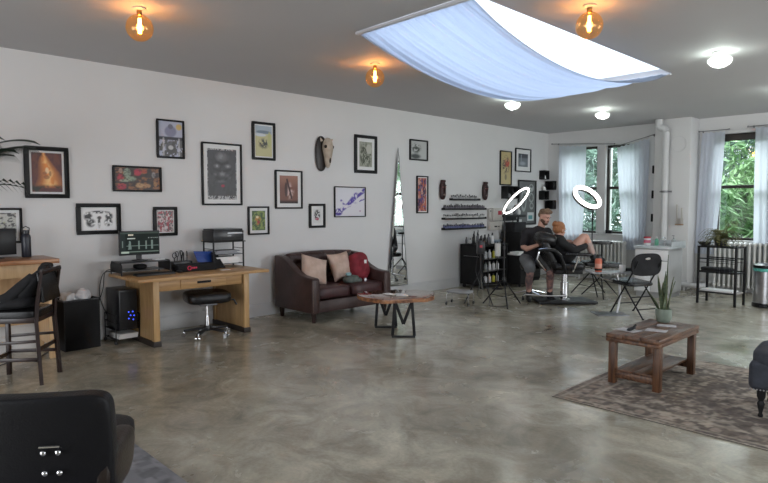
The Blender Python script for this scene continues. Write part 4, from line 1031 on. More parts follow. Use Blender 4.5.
tag(MB().sup((0, 0, -.01), (.32, .22, .40), .62, rotm(-14, 6, 0), n=40, warp=lambda p: p * (1 + .05 * math.sin(19 * p.x + 9 * p.z) + .045 * math.sin(33 * p.z + 25 * p.x))).sup((-.02, -.07, -.02), (.16, .12, .26), .8, rotm(0, 20), n=24, warp=wr2).build('bundled_garment', redf, loc=(.60, 5.80, .665), rz=90), 'dark red garment heaped upright at the right end of the sofa', 'clothes')
tag(MB().box(-.018, .018, -.004, .004, -.01, .04).build('garment_tag', paperm, loc=(.735, 5.82, .72), rz=75), 'small pale tag on the front of the red garment', 'tag')
tag(MB().sup((0, 0, .05), (.25, .17, .11), .7, n=28, warp=wr2).sup((.10, -.02, .03), (.16, .12, .07), .8, n=20, warp=wr2).build('folded_cloth', greenf, loc=(.78, 5.50, .45), rz=96), 'grey-green crumpled cloth bag on the sofa seat', 'bag')
tag(MB().sup((0, 0, .0), (.09, .07, .05), .8, n=16, warp=wr2).build('face_mask_cloth', mat('pale_aqua_cloth', (.28, .45, .46), .7), loc=(.76, 5.47, .575), rz=90), 'small pale aqua cloth lying on the grey-green bag', 'cloth')
tag(MB().lathe([(.02, 0), (.022, .005), (.022, .05), (.018, .055)], n=12).build('small_tin', steel, loc=(.82, 5.74, .452)), 'small silver tin on the sofa seat below the red garment', 'tin')

# ------------------------------------------------------------------ live-edge coffee table
t = thing('live_edge_table', 'glossy live-edge wooden coffee table on black V legs', 'table', (2.10, 5.09, 0), 46.2)
rim = []
N_ = 64
for k in range(N_):
    a = 2 * PI * k / N_
    ca, sa = math.cos(a), math.sin(a); ex = .55
    x = .47 * math.copysign(abs(ca) ** .8, ca); y = .40 * math.copysign(abs(sa) ** .6, sa) * (1 - .30 * (ca < 0) * abs(ca))
    wob = 1 + .08 * math.sin(3 * a + .6) + .05 * math.sin(7 * a + 1.7) + .04 * math.sin(13 * a)
    rim.append((x * (1 + .03 * math.sin(5 * a)), y * wob + .025 * math.sin(x * 7)))
MB().prism(rim, .432, .475).build('slab', slabw, t, bevel=.006)
ed = MB(); ed.prism([(x * 1.004, y * 1.012) for x, y in rim], .428, .466); ed.build('bark_edge', slabe, t)
for (xc, yc) in ((.085, -.28), (-.12, .28)):
    q_ = lambda x, z: (xc + x, yc, z)
    for a, b_ in ((q_(-.13, .02), q_(-.10, .43)), (q_(-.10, .43), q_(0, .16)), (q_(0, .16), q_(.10, .43)), (q_(.10, .43), q_(.13, .02))):
        MB().bar(a, b_, .035, .020, up=(0, 1, 0)).build('leg', black, t, bevel=.002)
    MB().bar(q_(-.14, .011), q_(.14, .011), .035, .022).build('foot_bar', black, t, bevel=.002)
    MB().bar(q_(-.12, .424), q_(.12, .424), .05, .008).build('top_plate', black, t)
for i, (x, y, r_) in enumerate(((.05, .02, 10), (.16, -.05, 40), (-.03, -.09, -15))):
    tag(MB().box(-.07, .07, -.05, .05, 0, .0025).build('leaflet', paperm, loc=(2.10 + x, 5.09 + y, .4755 + .003 * i), rz=r_), ['white leaflet in the centre of the live-edge table', 'white leaflet nearest the right end of the live-edge table', 'white leaflet on the front side of the live-edge table'][i], 'leaflet')

# ------------------------------------------------------------------ rugs
def rug1(u, v):
    ed = np.minimum(np.minimum(u * 2.6, (1 - u) * 2.6), np.minimum(v * 2.05, (1 - v) * 2.05))
    n = vn(u * 1.3, v, 14, 40, 4); n2 = vn(u * 1.3, v, 34, 50, 3); im = base(u, (.135, .115, .098))
    im = lay(im, sm(n, .44, .54) * .85, (.075, .064, .057)); im = lay(im, sm(n2, .50, .57) * .75, (.24, .215, .185)); im = lay(im, sm(vn(u * 1.3, v, 50, 71, 2), .56, .64) * .7, (.05, .042, .04))
    ring = ((ed > .22) & (ed < .26)) | ((ed > .05) & (ed < .08)); im = lay(im, ring * .55, (.25, .225, .19))
    bord = (ed > .08) & (ed < .22); im = lay(im, bord * (np.sin(u * 2.6 * 36) * np.sin(v * 2.05 * 36) > .25) * .55, (.24, .20, .17))
    for (cx, cy, r1, r2) in ((.5, .5, .20, .26), (.18, .25, .06, .06), (.34, .20, .05, .05), (.55, .16, .06, .05), (.75, .24, .06, .06), (.2, .75, .06, .07), (.76, .75, .07, .07), (.45, .8, .06, .05)):
        d = np.hypot((u - cx) / r1, (v - cy) / r2); im = lay(im, ((d < 1) & (d > .8)) * .6, (.06, .05, .048)); im = lay(im, (d < .55) * .45 * sm(n2, .35, .55), (.27, .235, .20))
    im = lay(im, sm(np.sin(u * 40 + 5 * n) * np.sin(v * 34 + 4 * n2), .55, .8) * .4, (.055, .048, .046)); im = lay(im, (ed < .012) * .8, (.32, .29, .25))
    return im * (2.15 * (.75 + .45 * vn(u * 1.3, v, 60, 44, 1)))[..., None] * np.array([1.0, .985, .94])
def rugobj(label, x0, y0, W, H, fn, rz, nx):
    t = thing('area_rug', label, 'rug', (x0, y0, 0), rz)
    MB().box(0, W, 0, H, .001, .009).build('backing', mat('rug_edge', (.20, .18, .155), .95), t, bevel=.002)
    c = canvas('pile', W, H, fn, rugm, t, nx=nx, flat=True); c.location = (0, 0, .0095); return t
rugobj('worn brown-grey patterned rug under the rustic table', 4.72, 4.27, 2.6, 2.05, rug1, .8, 190)
def rug2(u, v):
    ed = np.minimum(np.minimum(u, 1 - u) * 2.3, np.minimum(v, 1 - v) * 1.6); n = vn(u, v, 16, 60, 4)
    im = base(u, (.26, .26, .275)); im = lay(im, sm(n, .48, .58) * .5, (.14, .14, .155)); im = lay(im, ((ed > .04) & (ed < .12)) * .6, (.15, .15, .165)); im = lay(im, ((ed > .04) & (ed < .12)) * (np.sin(u * 140) > .2) * .4, (.30, .30, .31))
    im = lay(im, sm(vn(u, v, 22, 62), .58, .64) * .6, (.09, .09, .10)); return im
rugobj('pale grey patterned rug under the black leather chair', 2.9, -.18, 2.3, 1.62, rug2, 0, 150)

# ------------------------------------------------------------------ rustic table with plant
TX, TY = 5.085, 5.37
t = thing('rustic_table', 'small rustic dark wood table with lower shelf on the rug', 'table', (TX, TY, .010), 0)
for k in range(3): MB().box(-.225 + k * .151, -.077 + k * .151, -.46, .46, .405, .445).build('plank', rustic, t, bevel=.004)
for sy in (-1, 1): MB().box(-.225, .225, sy * .431 - .031, sy * .431 + .031, .375, .404).build('end_apron', rustic, t, bevel=.004)
for sx in (-1, 1): MB().box(sx * .2125 - .0125, sx * .2125 + .0125, -.40, .40, .375, .404).build('side_apron', rustic, t, bevel=.003)
for sx in (-1, 1):
    for sy in (-1, 1): MB().box(sx * .19 - .03, sx * .19 + .03, sy * .385 - .03, sy * .385 + .03, 0, .374).build('leg', rusticv, t, bevel=.005)
for k in range(2): MB().box(-.155 + k * .157, -.002 + k * .157, -.41, .41, .115, .133).build('shelf_plank', rustic, t, bevel=.003)
for sy in (-1, 1): MB().box(-.16, .16, sy * .395 - .018, sy * .395 + .018, .055, .114).build('shelf_rail', rustic, t, bevel=.003)
TZ = .456
t = thing('snake_plant', 'snake plant with upright striped leaves in a sage pot', 'plant', (TX - .06, TY + .37, TZ)); t.scale = (.84, .84, .88)
MB().lathe([(.058, 0), (.066, .006), (.084, .05), (.087, .12), (.085, .145), (.076, .145), (.074, .12), (0, .12)], n=26).build('pot', greenpot, t)
MB().lathe([(.074, .118), (.03, .128), (0, .126)], n=16).build('soil', soilm, t)
def blade(x, y, dx, dy, h, wd, tw):
    b = MB(); n = 12; vs = []; fs = []
    for i in range(n + 1):
        s = i / n; c = Vector((x + dx * s ** 1.4, y + dy * s ** 1.4, .11 + h * s)); ww_ = wd * (.65 + .6 * math.sin(PI * min(1, s * .9 + .1))) * (1 - s ** 5) ** .8 + .0008
        a = tw + .9 * s; sd = Vector((math.cos(a), math.sin(a), 0)); nn = Vector((-math.sin(a), math.cos(a), 0)) * .004
        vs += [c - sd * ww_, c - sd * ww_ * .8 + nn * .8, c + nn * -1.5, c + sd * ww_ * .8 + nn * .8, c + sd * ww_]
    for i in range(n):
        for j in range(4):
            fs.append((i * 5 + j, i * 5 + j + 1, i * 5 + j + 6, i * 5 + j + 5))
    b.add(vs, fs)
    for i in range(n):
        for j in range(4): b.m[i * 4 + j] = 1 if j in (0, 3) else 0
    b.build('leaf', [snakem, snakey], t, ang=80)
for a in ((.0, .0, .02, -.01, .50, .022, .3), (.03, .02, .09, .05, .38, .02, 1.2), (-.03, 0, -.05, -.03, .44, .022, 2.1), (.02, -.03, .05, -.04, .33, .02, .9), (-.02, .03, -.03, .05, .36, .02, 2.8), (.015, .02, .012, .01, .70, .009, .4), (-.04, -.02, -.15, -.12, .26, .010, .6), (.045, 0, .07, .02, .44, .018, 1.6), (0, -.04, -.01, -.03, .27, .02, .2), (-.035, .02, -.06, .02, .40, .014, 1.0)):
    blade(a[0], a[1], a[2] * .7, a[3] * .7, a[4] * .88, a[5], a[6])
for i, (x, y, r_, s_) in enumerate(((.05, -.07, 12, (.17, .12)), (.03, .21, 20, (.16, .11)), (-.13, -.23, -10, (.18, .13)))):
    tag(MB().box(-s_[0] / 2, s_[0] / 2, -s_[1] / 2, s_[1] / 2, 0, .003).build('postcard', [mat('printed_card', (.42, .40, .41), .4, color2=(.66, .64, .64), scale=20), MATS['printed_card'], MATS['printed_card']][i], loc=(TX + x, TY + y, TZ), rz=r_), ['pale postcard in the middle of the rustic table', 'pale postcard beside the sage plant pot', 'pale postcard at the left end of the rustic table'][i], 'card')
tag(MB().sup((0, 0, .012), (.085, .045, .02), .6, rotm(0, -14, 0), n=14).tube([(.02, 0, .015), (.055, 0, .045)], [.012, .008], 8).build('pocket_tool', black, loc=(TX - .10, TY - .24, TZ + .006), rz=70), 'small dark object on the postcard at the left table end', 'tool')

# ottoman
t = thing('ottoman', 'slate grey fabric ottoman with black turned legs at the right edge', 'ottoman', (5.98, 4.88, .010), 6)
MB().box(-.02, .80, -.02, .58, .20, .42).build('body', ottom, t, bevel=.05, seg=5)
MB().sup((.39, .28, .43), (.80, .60, .12), .3, n=32).build('cushion_top', ottom, t)
for x in (.06, .72):
    for y in (.05, .50):
        MB().lathe([(.014, 0), (.018, .01), (.012, .03), (.020, .07), (.026, .10), (.016, .12), (.028, .15), (.030, .20)], (x, y, 0), 14).build('leg', black, t)
nl = MB()
for k in range(38): nl.sup((.0 + k * .021, -.022, .215), (.012, .006, .012), 1, n=6)
nl.build('nail_trim', steel, t)

# ------------------------------------------------------------------ foreground leather chair, lower left
t = thing('leather_chair', 'black leather chair back with chrome bolts, cut off lower left', 'chair', (4.555, .565, 0), 54)
def cb_(p): return Vector((p.x, p.y - .55 * p.x * p.x, p.z))
MB().sup((0, 0, .56), (.66, .085, .50), .22, rotm(6), n=64, warp=lambda p: Vector((p.x * (1 - .05 * (p.z < 0) * abs(p.z)), p.y + .30 * p.x * p.x, p.z))).build('backrest', blackg, t, ang=70)
MB().sup((0, .30, .47), (.58, .56, .14), .4, n=28).build('seat', blackg, t)
for sx in (-1, 1):
    MB().sup((sx * .280, .17, .455), (.11, .36, .24), .6, rotm(0, sx * 6, 0), n=28).build('armrest', mat('black_leather_brown_sheen', (.020, .012, .009), .36, bump=.2, bscale=90), t)  # brown sheen of the black leather put into the armrest colour
MB().tube([(0, .28, .06), (0, .28, .40)], .04, 16).build('column', chrome, t)
MB().lathe([(.30, .011), (.30, .025), (.06, .05), (.05, .09)], (0, .28, 0), 32).build('base_disc', chrome, t)
for (x, z) in ((.085, .585), (.140, .585), (.085, .50), (.140, .50)): MB().sup((x, -.040 - (z - .5) * .1, z), (.024, .018, .024), 1, n=14).build('bolt', chrome, t, label='chrome bolt')
MB().tube([(.075, -.045, .605), (.075, -.058, .613), (.150, -.058, .613), (.150, -.045, .605)], .005, 6).build('wire_clip', chrome, t)

# ------------------------------------------------------------------ folding chair
t = thing('folding_chair', 'black metal folding chair with padded seat beside the white cabinet', 'chair', (3.66, 8.38, 0), 66.5)
r_ = .011
for sx in (-1, 1):
    MB().tube([(sx * .21, .30, .0), (sx * .21, -.18, .72), (sx * .205, -.21, .80)], r_, 8).build('front_leg', black, t)
    MB().tube([(sx * .18, -.30, .0), (sx * .18, .10, .455)], r_, 8).build('rear_leg', black, t)
    MB().lathe([(0, -.0), (.016, 0), (.016, .014), (0, .014)], (sx * .21, .30, 0), 10).lathe([(0, 0), (.016, 0), (.016, .014), (0, .014)], (sx * .18, -.30, 0), 10).build('rubber_foot', blackm, t)
    MB().bar((sx * .195, -.02, .44), (sx * .195, .17, .44), .008, .02).build('hinge_link', black, t)
MB().tube([(-.21, .20, .15), (.21, .20, .15)], .008, 6).build('front_rung', black, t)
MB().tube([(-.18, -.20, .12), (.18, -.20, .12)], .008, 6).tube([(-.18, -.06, .27), (.18, -.06, .27)], .008, 6).build('rear_rung', black, t)
# back panel with oval hand hole
n = 40; outer = []; inner = []
for k in range(n):
    a = 2 * PI * k / n; ca, sa = math.cos(a), math.sin(a)
    y = .135 * math.copysign(abs(sa) ** .7, sa) + (.045 if sa > 0 else 0) * abs(sa)
    outer.append((.262 * math.copysign(abs(ca) ** .55, ca), y)); inner.append((.055 * ca, .105 + .018 * sa))
vs = []; fs = []
for layer in (-.010, .010):
    for (x, z) in outer + inner:
        vs.append((x, -.165 - .06 * (z + .13) + layer + .35 * (x * x), .715 + z))
m2 = 2 * n
for k in range(n):
    k2 = (k + 1) % n
    fs += [(k, k2, n + k2, n + k), (m2 + k2, m2 + k, m2 + n + k, m2 + n + k2), (k, m2 + k, m2 + k2, k2), (n + k, n + k2, m2 + n + k2, m2 + n + k)]
MB().add(vs, fs).build('backrest', blackf, t, ang=50)
MB().sup((-.02, .12, .462), (.47, .50, .065), .45, rotm(3), n=28).build('seat', blackl, t)

# ------------------------------------------------------------------ sink cabinet
t = thing('sink_cabinet', 'white cabinet with drawers and a pale sink top by the pillar', 'cabinet', (2.83, 10.18, 0), 0)
MB().box(0, .56, .02, .62, .08, .83).build('carcass', mat('carcass_grey', (.45, .45, .45), .5), t, bevel=.003)
MB().box(.02, .54, .05, .60, 0, .08).build('plinth', mat('grey_plinth', (.35, .35, .35), .5), t)
MB().box(-.02, .60, -.01, .66, .83, .87).build('countertop', mat('cultured_marble', (.62, .66, .68), .15, var=.06, scale=5), t, bevel=.006)
MB().box(-.02, .60, .64, .66, .87, .95).box(.585, .60, .05, .64, .87, .95).build('backsplash', MATS['cultured_marble'], t, bevel=.003)
for z0, z1 in ((.64, .81),):
    MB().box(.006, .554, .0, .019, z0, z1).build('drawer', white, t, bevel=.004)
for x0 in (.006, .286):
    d = MB().box(x0, x0 + .268, .0, .019, .10, .62).build('door', white, t, bevel=.004)
    MB().box(x0 + .04, x0 + .222, -.003, .001, .15, .57).build('door_panel', white, d, bevel=.002)
MB().lathe([(.03, 0), (.03, .01), (.014, .02), (.014, .10)], (.30, .54, .87), 12).tube([(.30, .54, .96), (.30, .52, 1.0), (.30, .44, 1.01), (.30, .38, .98)], .010, 8).build('faucet', chrome, t)
SZ = .871
t = thing('wipes_tub', 'white tub with red lid and label on the sink top', 'tub', (2.93, 10.45, SZ))
MB().lathe([(.052, 0), (.055, .005), (.057, .12)], n=20).build('tub', white, t); MB().lathe([(.060, .12), (.060, .145), (.04, .15), (0, .15)], n=20).build('lid', redl, t)
MB().lathe([(.0565, .04), (.0575, .09)], n=20).build('label_band', mat('pink_band', (.60, .14, .22), .5), t)
tag(MB().use(0).lathe([(.03, 0), (.033, .006), (.033, .09), (.014, .12)], n=16).use(1).lathe([(.014, .12), (.016, .122), (.016, .15), (0, .15)], n=12).build('bottle', [mat('green_plastic', (.14, .42, .28), .3), white], loc=(3.07, 10.50, SZ)), 'green plastic bottle beside the wipes tub on the sink top', 'bottle')
tag(MB().lathe([(.028, 0), (.03, .006), (.03, .05), (.01, .06), (.01, .075)], n=14).build('jar', steel, loc=(3.24, 10.42, SZ)), 'small metal jar on the sink top near the faucet', 'jar')
t = thing('soap_dispenser', 'clear soap dispenser with pump on the right of the sink top', 'dispenser', (3.36, 10.48, SZ))
MB().lathe([(.033, 0), (.036, .006), (.036, .10), (.015, .125)], n=18).build('bottle', mat('cloudy_plastic', (.45, .48, .48), .25), t)
MB().lathe([(.014, .125), (.014, .14), (.005, .142), (.005, .175)], n=10).box(-.03, .01, -.006, .006, .172, .182).build('pump', greym, t)

# ------------------------------------------------------------------ rack with fern, pedal bin
t = thing('metal_rack', 'black open metal rack in front of the right radiator', 'rack', (4.15, 10.32, 0), -5)
W_, D_ = .275, .17
for sx in (-1, 1):
    for sy in (-1, 1): MB().box(sx * W_ - .016, sx * W_ + .016, sy * D_ - .016, sy * D_ + .016, 0, .92).build('post', black, t, bevel=.002)
    MB().box(sx * W_ - .008, sx * W_ + .008, -D_, D_, .895, .92).box(sx * W_ - .006, sx * W_ + .006, -D_, D_, .50, .52).build('side_rail', black, t)
for sy in (-1, 1):
    for z in (.905, .72, .52, .19): MB().box(-W_, W_, sy * D_ - .007, sy * D_ + .007, z - .01, z + .01).build('cross_rail', black, t)
    MB().tube([(-W_, sy * D_, .66), (W_, sy * D_, .66)], .005, 6).build('wire', black, t)
MB().box(-W_, W_, -D_, D_, .495, .512).build('middle_shelf', black, t); MB().box(-W_, W_, -D_ , D_, .18, .20).build('lower_shelf', mat('weathered_board', (.30, .27, .25), .6), t)
for k in range(7): MB().box(-W_, W_, -D_ + .02 + k * .05, -D_ + .032 + k * .05, .905, .915).build('top_slat', black, t)
tag(MB().sup((0, 0, .035), (.50, .26, .07), .6, n=28, warp=lambda p: p * (1 + .12 * math.sin(20 * p.x + 9 * p.y))).build('folded_towel', blackf, loc=(4.13, 10.32, .5125), rz=-5), 'folded black towel on the middle shelf of the black rack', 'towel')
tag(MB().box(-.24, .24, -.12, .12, 0, .025).build('tray', paperm, loc=(4.13, 10.32, .2005), rz=-5, bevel=.003), 'flat white tray on the lowest shelf of the black rack', 'tray')
t = thing('plant_saucer', 'low black bowl on the left end of the black rack', 'bowl', (3.89, 10.34, .9155))
MB().lathe([(.05, 0), (.08, .02), (.10, .05), (.10, .06), (.09, .06), (.07, .03), (0, .02)], n=22).build('bowl', blackp, t)
t = thing('potted_fern', 'bushy olive green fern in a black pot on the black rack', 'plant', (4.12, 10.36, .9155))
MB().lathe([(.07, 0), (.08, .01), (.10, .10), (.095, .10), (0, .09)], n=20).build('pot', blackp, t)
for k in range(80):
    a = random.uniform(0, 2 * PI); L_ = random.uniform(.18, .33); up = random.uniform(.03, .17); b = MB(); P = []
    for i in range(9):
        s = i / 8; P.append(Vector((math.cos(a) * L_ * s, math.sin(a) * L_ * s, .09 + up * math.sin(PI * s * .75) * 1.3 - .10 * s ** 2)))
    for i in range(1, 9):
        d = (P[i] - P[i - 1]).normalized(); sd = d.cross(Vector((0, 0, 1))).normalized(); wl_ = .085 * (1 - i / 10)
        for sg in (-1, 1): b.add([P[i] - d * .008, P[i] + sd * sg * wl_ + d * .01, P[i] + d * .010], [(0, 1, 2)])
    b.tube(P, .002, 3).build('frond', fernm, t)
t = thing('pedal_bin', 'round steel bin with black lid and teal ring at the right edge', 'bin', (4.74, 10.55, 0))
MB().lathe([(.20, 0), (.205, .01), (.205, .06), (.198, .065)], n=32).build('base_ring', blackp, t)
MB().lathe([(.195, .065), (.195, .55)], n=32).build('body', steel, t)
MB().lathe([(.197, .55), (.203, .555), (.203, .59), (.197, .60)], n=32).build('teal_ring', teal, t)
MB().lathe([(.205, .60), (.208, .605), (.205, .645), (.16, .665), (0, .675)], n=32).build('lid', blackp, t)
MB().obox((0, -.23, .03), (.09, .07, .015)).build('pedal', blackp, t, bevel=.004)

# ------------------------------------------------------------------ tattoo station
# local frame for the station: x to the photograph's right, y away, rz = 46.2 (the direction the chairs are set)
RX, RY_ = Vector((math.cos(YAW), math.sin(YAW))), Vector((-math.sin(YAW), math.cos(YAW)))
def st(lat, dep): p = Vector((7.2, 0)) + RX * lat + RY_ * dep; return (p.x, p.y, 0)
SR = 46.2

# ink cart
t = thing('supply_cabinet', 'black steel supply cabinet on casters beneath the ink shelves', 'cabinet', (.06, 9.25, 0), 90)
c = MB(); c.box(-.39, .41, -.54, -.005, .79, .83); c.box(-.385, -.36, -.53, 0, .07, .79); c.box(.38, .405, -.53, 0, .07, .79); c.box(-.36, .38, -.02, 0, .07, .79); c.box(-.36, .38, -.53, 0, .07, .10)
c.build('case', blackm, t, bevel=.003)
for z in (.32, .55): MB().box(-.36, .38, -.51, -.02, z, z + .015).build('shelf', greym, t)
MB().tube([(-.388, -.44, .60), (-.405, -.44, .61), (-.405, -.10, .61), (-.388, -.10, .60)], .007, 6).build('side_handle', greym, t)
for x in (-.33, .35):
    for y in (-.47, -.06): MB().tube([(x - .015, y, .035), (x + .015, y, .035)], .035, 12).build('caster', blackp, t)
cols = [white, mat('yellow_label', (.55, .52, .05), .4), white, mat('clear_bottle', (.38, .40, .40), .25), white]
lbs = {}
for z, nm in ((.336, 'middle'), (.566, 'upper'), (.102, 'bottom')):
    for i in range(5):
        m_ = cols[(i * 2 + (1 if nm == 'middle' else 0)) % 5] if not (nm == 'middle' and i == 0) else cols[1]
        o = MB().use(0).lathe([(.030, 0), (.033, .005), (.033, .10), (.013, .13)], n=12).use(1).lathe([(.013, .13), (.015, .132), (.013, .16), (0, .16)], n=8).build('supply_bottle', [m_, [white, blackp][i % 2]], loc=(.49, 8.96 + i * .125, z))
        if m_ is cols[1]: tag(o, 'yellow-labelled bottle %s on the %s shelf of the black cabinet' % (['at the left', 'second from left', 'in the middle', 'second from right', 'at the right'][i], nm), 'bottle')
        else: tag(o, 'pale supply bottle standing on the open %s shelf of the black cabinet' % nm, 'bottle', 'supply bottles on the %s cabinet shelf' % nm)
# bottles on top
hs = [.13, .20, .16, .10, .22, .18, .24, .14, .19, .26, .17, .21, .15]
for i, h in enumerate(hs):
    yy = 8.92 + i * .040; xx = .30 + .14 * ((i * 7) % 3 - 1); rr = .018 + .006 * (i % 3)
    m_ = [blackp, mat('grey_plastic', (.10, .10, .11), .3), white, blackp][(i * 3 + 1) % 4]
    o = MB().use(0).lathe([(rr, 0), (rr + .003, .005), (rr + .002, h * .62), (rr * .5, h * .74)], n=10).use(1).lathe([(rr * .5, h * .74), (rr * .6, h * .76), (rr * .45, h), (0, h)], n=8).build('pump_bottle', [m_, blackp], loc=(xx, yy, .8315))
    tag(o, ('%s bottle among the bottles crowded on top of the supply cabinet' % {'white_paint': 'white', 'grey_plastic': 'grey'}.get(m_.name, 'black')), 'bottle', '%s bottles on top of the supply cabinet' % {'white_paint': 'white', 'grey_plastic': 'grey'}.get(m_.name, 'black'))
tag(MB().lathe([(.06, 0), (.12, .02), (.17, .06), (.16, .06), (.11, .03), (0, .015)], n=24).build('bowl', mat('pale_blue_bowl', (.42, .52, .62), .35), loc=(.36, 9.50, .8315)), 'pale blue shallow bowl on the right of the supply cabinet top', 'bowl')

# second tall black cabinet and black box
t = thing('drawer_cabinet', 'tall black drawer cabinet against the wall behind the artist', 'cabinet', (.06, 10.55, 0), 90)
MB().box(-.36, .42, -.45, 0, .04, 1.02).build('case', blackm, t, bevel=.003)
for k in range(4):
    d = MB().box(-.34, .40, -.468, -.451, .08 + k * .23, .29 + k * .23).build('drawer', black, t, bevel=.003)
    MB().box(-.08, .14, -.480, -.469, .22 + k * .23, .235 + k * .23).build('handle', greym, d)
MB().box(-.34, .40, -.44, -.01, 0, .04).build('plinth', black, t)
t = thing('speaker_box', 'black boxy case standing on the drawer cabinet below the short shelf', 'case', (.24, 10.42, 1.021), 90)
MB().box(-.20, .20, -.14, .14, 0, .20).build('body', blackf, t, bevel=.012)
MB().tube([(-.08, 0, .20), (-.07, 0, .25), (.07, 0, .25), (.08, 0, .20)], .010, 8).build('handle', black, t)
t = thing('low_cabinet', 'low black cabinet with pale papers on top, behind the lamp stand', 'cabinet', (.68, 9.86, 0), 84)
MB().box(-.18, .22, -.22, .20, .05, .60).build('case', blackm, t, bevel=.004)
for x in (-.14, .18):
    for y in (-.18, .16): MB().tube([(x - .012, y, .026), (x + .012, y, .026)], .026, 10).build('caster', blackp, t)
MB().box(-.16, .20, -.225, -.22, .33, .57).build('drawer', black, t); MB().box(-.16, .20, -.225, -.22, .08, .31).build('drawer', black, t)
tag(MB().box(-.16, .16, -.12, .12, 0, .03).obox((.02, 0, .045), (.28, .20, .03), rotm(0, 0, 10)).build('paper_stack', paperm, loc=(.68, 9.86, .601), rz=84), 'white papers piled on the low black cabinet', 'paper')
t = thing('paper_towel_roll', 'white paper towel roll hanging at the end of the supply cabinet', 'paper roll', (.71, 9.16, .62))
MB().lathe([(.055, 0), (.055, .24), (.02, .24), (.02, 0)], n=18).build('roll', paperm, t); MB().tube([(0, 0, -.62), (0, 0, .27)], .007, 8).lathe([(.10, -.62), (.10, -.61), (0, -.605)], n=20).build('stand', black, t)

# small chrome rolling stool / tray left of the station
t = thing('rolling_stool', 'low grey footstool with chrome legs and wheels', 'stool', (1.32, 7.30, 0), 20)
MB().sup((0, 0, .205), (.40, .28, .045), .4, n=24).build('top', mat('grey_vinyl', (.30, .30, .30), .4), t)
for sx in (-1, 1):
    for sy in (-1, 1):
        MB().tube([(sx * .14, sy * .09, .19), (sx * .18, sy * .13, .16), (sx * .18, sy * .13, .05)], .010, 8).build('leg', chrome, t)
        MB().tube([(sx * .18 - .01, sy * .13, .025), (sx * .18 + .01, sy * .13, .025)], .025, 12).build('wheel', blackp, t)

# ring lights
def ringlight(label, base_xy, c, A_, B_, R_, tube, feet=.34):
    """A_, B_: the two half-axis directions of the ring's plane; c: its centre above the stand"""
    t = thing('ring_light', label, 'lamp', (base_xy[0], base_xy[1], 0), SR)
    cc = Vector(c); A_ = Vector(A_).normalized(); B_ = Vector(B_); B_ = (B_ - A_ * B_.dot(A_)).normalized(); nrm = A_.cross(B_)
    if nrm.y > 0: nrm = -nrm
    an = [2 * PI * i / 48 for i in range(48)]
    P = [cc + (A_ * math.cos(a) + B_ * math.sin(a)) * R_ for a in an]
    MB().ctube([p + nrm * tube * .7 for p in P], tube, 8).build('light_ring', ringm, t); MB().ctube([p - nrm * tube * .6 for p in P], tube * .9, 8).build('housing', blackp, t)
    foot = min(P, key=lambda p: p.z) - nrm * tube
    top = Vector((0, 0, foot.z - .06))
    MB().tube([(0, 0, .35), (0, 0, .9)], .016, 10).tube([(0, 0, .9), top], .011, 8).build('pole', black, t)
    MB().tube([top, top + Vector((0, 0, .03)), foot], .014, 8).build('gooseneck', blackp, t)
    for k in range(3):
        a = 2 * PI * k / 3 + .5
        MB().tube([(0, 0, .42), (feet * math.cos(a), feet * math.sin(a), .012)], .011, 8).build('leg', black, t)
        MB().tube([(0, 0, .14), (feet * .6 * math.cos(a), feet * .6 * math.sin(a), .17)], .006, 6).build('brace', black, t)
    MB().lathe([(.025, .40), (.025, .44), (.018, .45)], n=12).lathe([(.022, .88), (.022, .93)], n=12).build('collar', blackp, t)
    return t
ringlight('ring light seen nearly edge-on, tilted over the left tripod', st(1.86, 9.15), (.17, 0, 1.635), (.73, 0, .68), (.30, .90, -.32), .255, .014)
ringlight('glowing white ring light in front of the far windows', st(3.62, 10.30), (-.13, -.06, 1.69), (.90, 0, -.42), (.27, .76, .58), .235, .034)

# second stand of the station: thin adjustable tripod with cable
t = thing('light_stand', 'thin dark tripod stand with trailing cable beside the supply cabinet', 'stand', st(1.52, 9.3), SR)
MB().tube([(0, 0, .3), (0, 0, .95)], .011, 8).build('pole', black, t)
for k in range(3):
    a = 2 * PI * k / 3 + 1.2; MB().tube([(0, 0, .55), (.26 * math.cos(a), .26 * math.sin(a), .012)], .009, 8).build('leg', black if k else chrome, t)
MB().box(-.06, .06, -.04, .04, .80, 1.0).build('power_box', blackp, t, bevel=.008); MB().box(-.02, .02, -.045, -.04, .90, .94).build('red_button', redl, t)
cable('thin black cable looping on the floor by the tripods', [(1.35, 8.0, .7), (1.42, 7.9, .4), (1.6, 7.7, .05), (1.75, 7.5, .008), (1.95, 7.55, .008), (1.9, 7.8, .008)], .006)
cable('black cable drooping from the supply cabinet top to the floor', [(.50, 8.84, .80), (.56, 8.74, .6), (.60, 8.65, .35), (.72, 8.6, .15), (.9, 8.3, .008), (1.2, 8.0, .008)], .006)

# ------------------------------------------------------------------ people: blended bodies
def capsules(chains, ells, voxel, name, m, parent, smooth=3):
    b = MB()
    for ch in chains:
        for (p0, r0), (p1, r1) in zip(ch, ch[1:]):
            p0 = Vector(p0); p1 = Vector(p1); P = [p0 + (p1 - p0) * (k / 4) for k in range(5)]
            b.tube(P, [r0 + (r1 - r0) * k / 4 for k in range(5)], 14)
        for (p, r) in ch: b.sup(p, (2 * r, 2 * r, 2 * r), 1, n=16)
    for e in ells: b.sup(e[0], e[1], e[3] if len(e) > 3 else 1, e[2] if len(e) > 2 else None, n=20)
    o = b.build(name, m)
    md = o.modifiers.new('r', 'REMESH'); md.mode = 'VOXEL'; md.voxel_size = voxel; md.use_smooth_shade = True
    if smooth: ms = o.modifiers.new('s', 'SMOOTH'); ms.iterations = smooth; ms.factor = .5
    dg = bpy.context.evaluated_depsgraph_get(); me = bpy.data.meshes.new_from_object(o.evaluated_get(dg)); old = o.data
    o.modifiers.clear(); o.data = me; bpy.data.meshes.remove(old); me.name = name; o.parent = parent
    return o
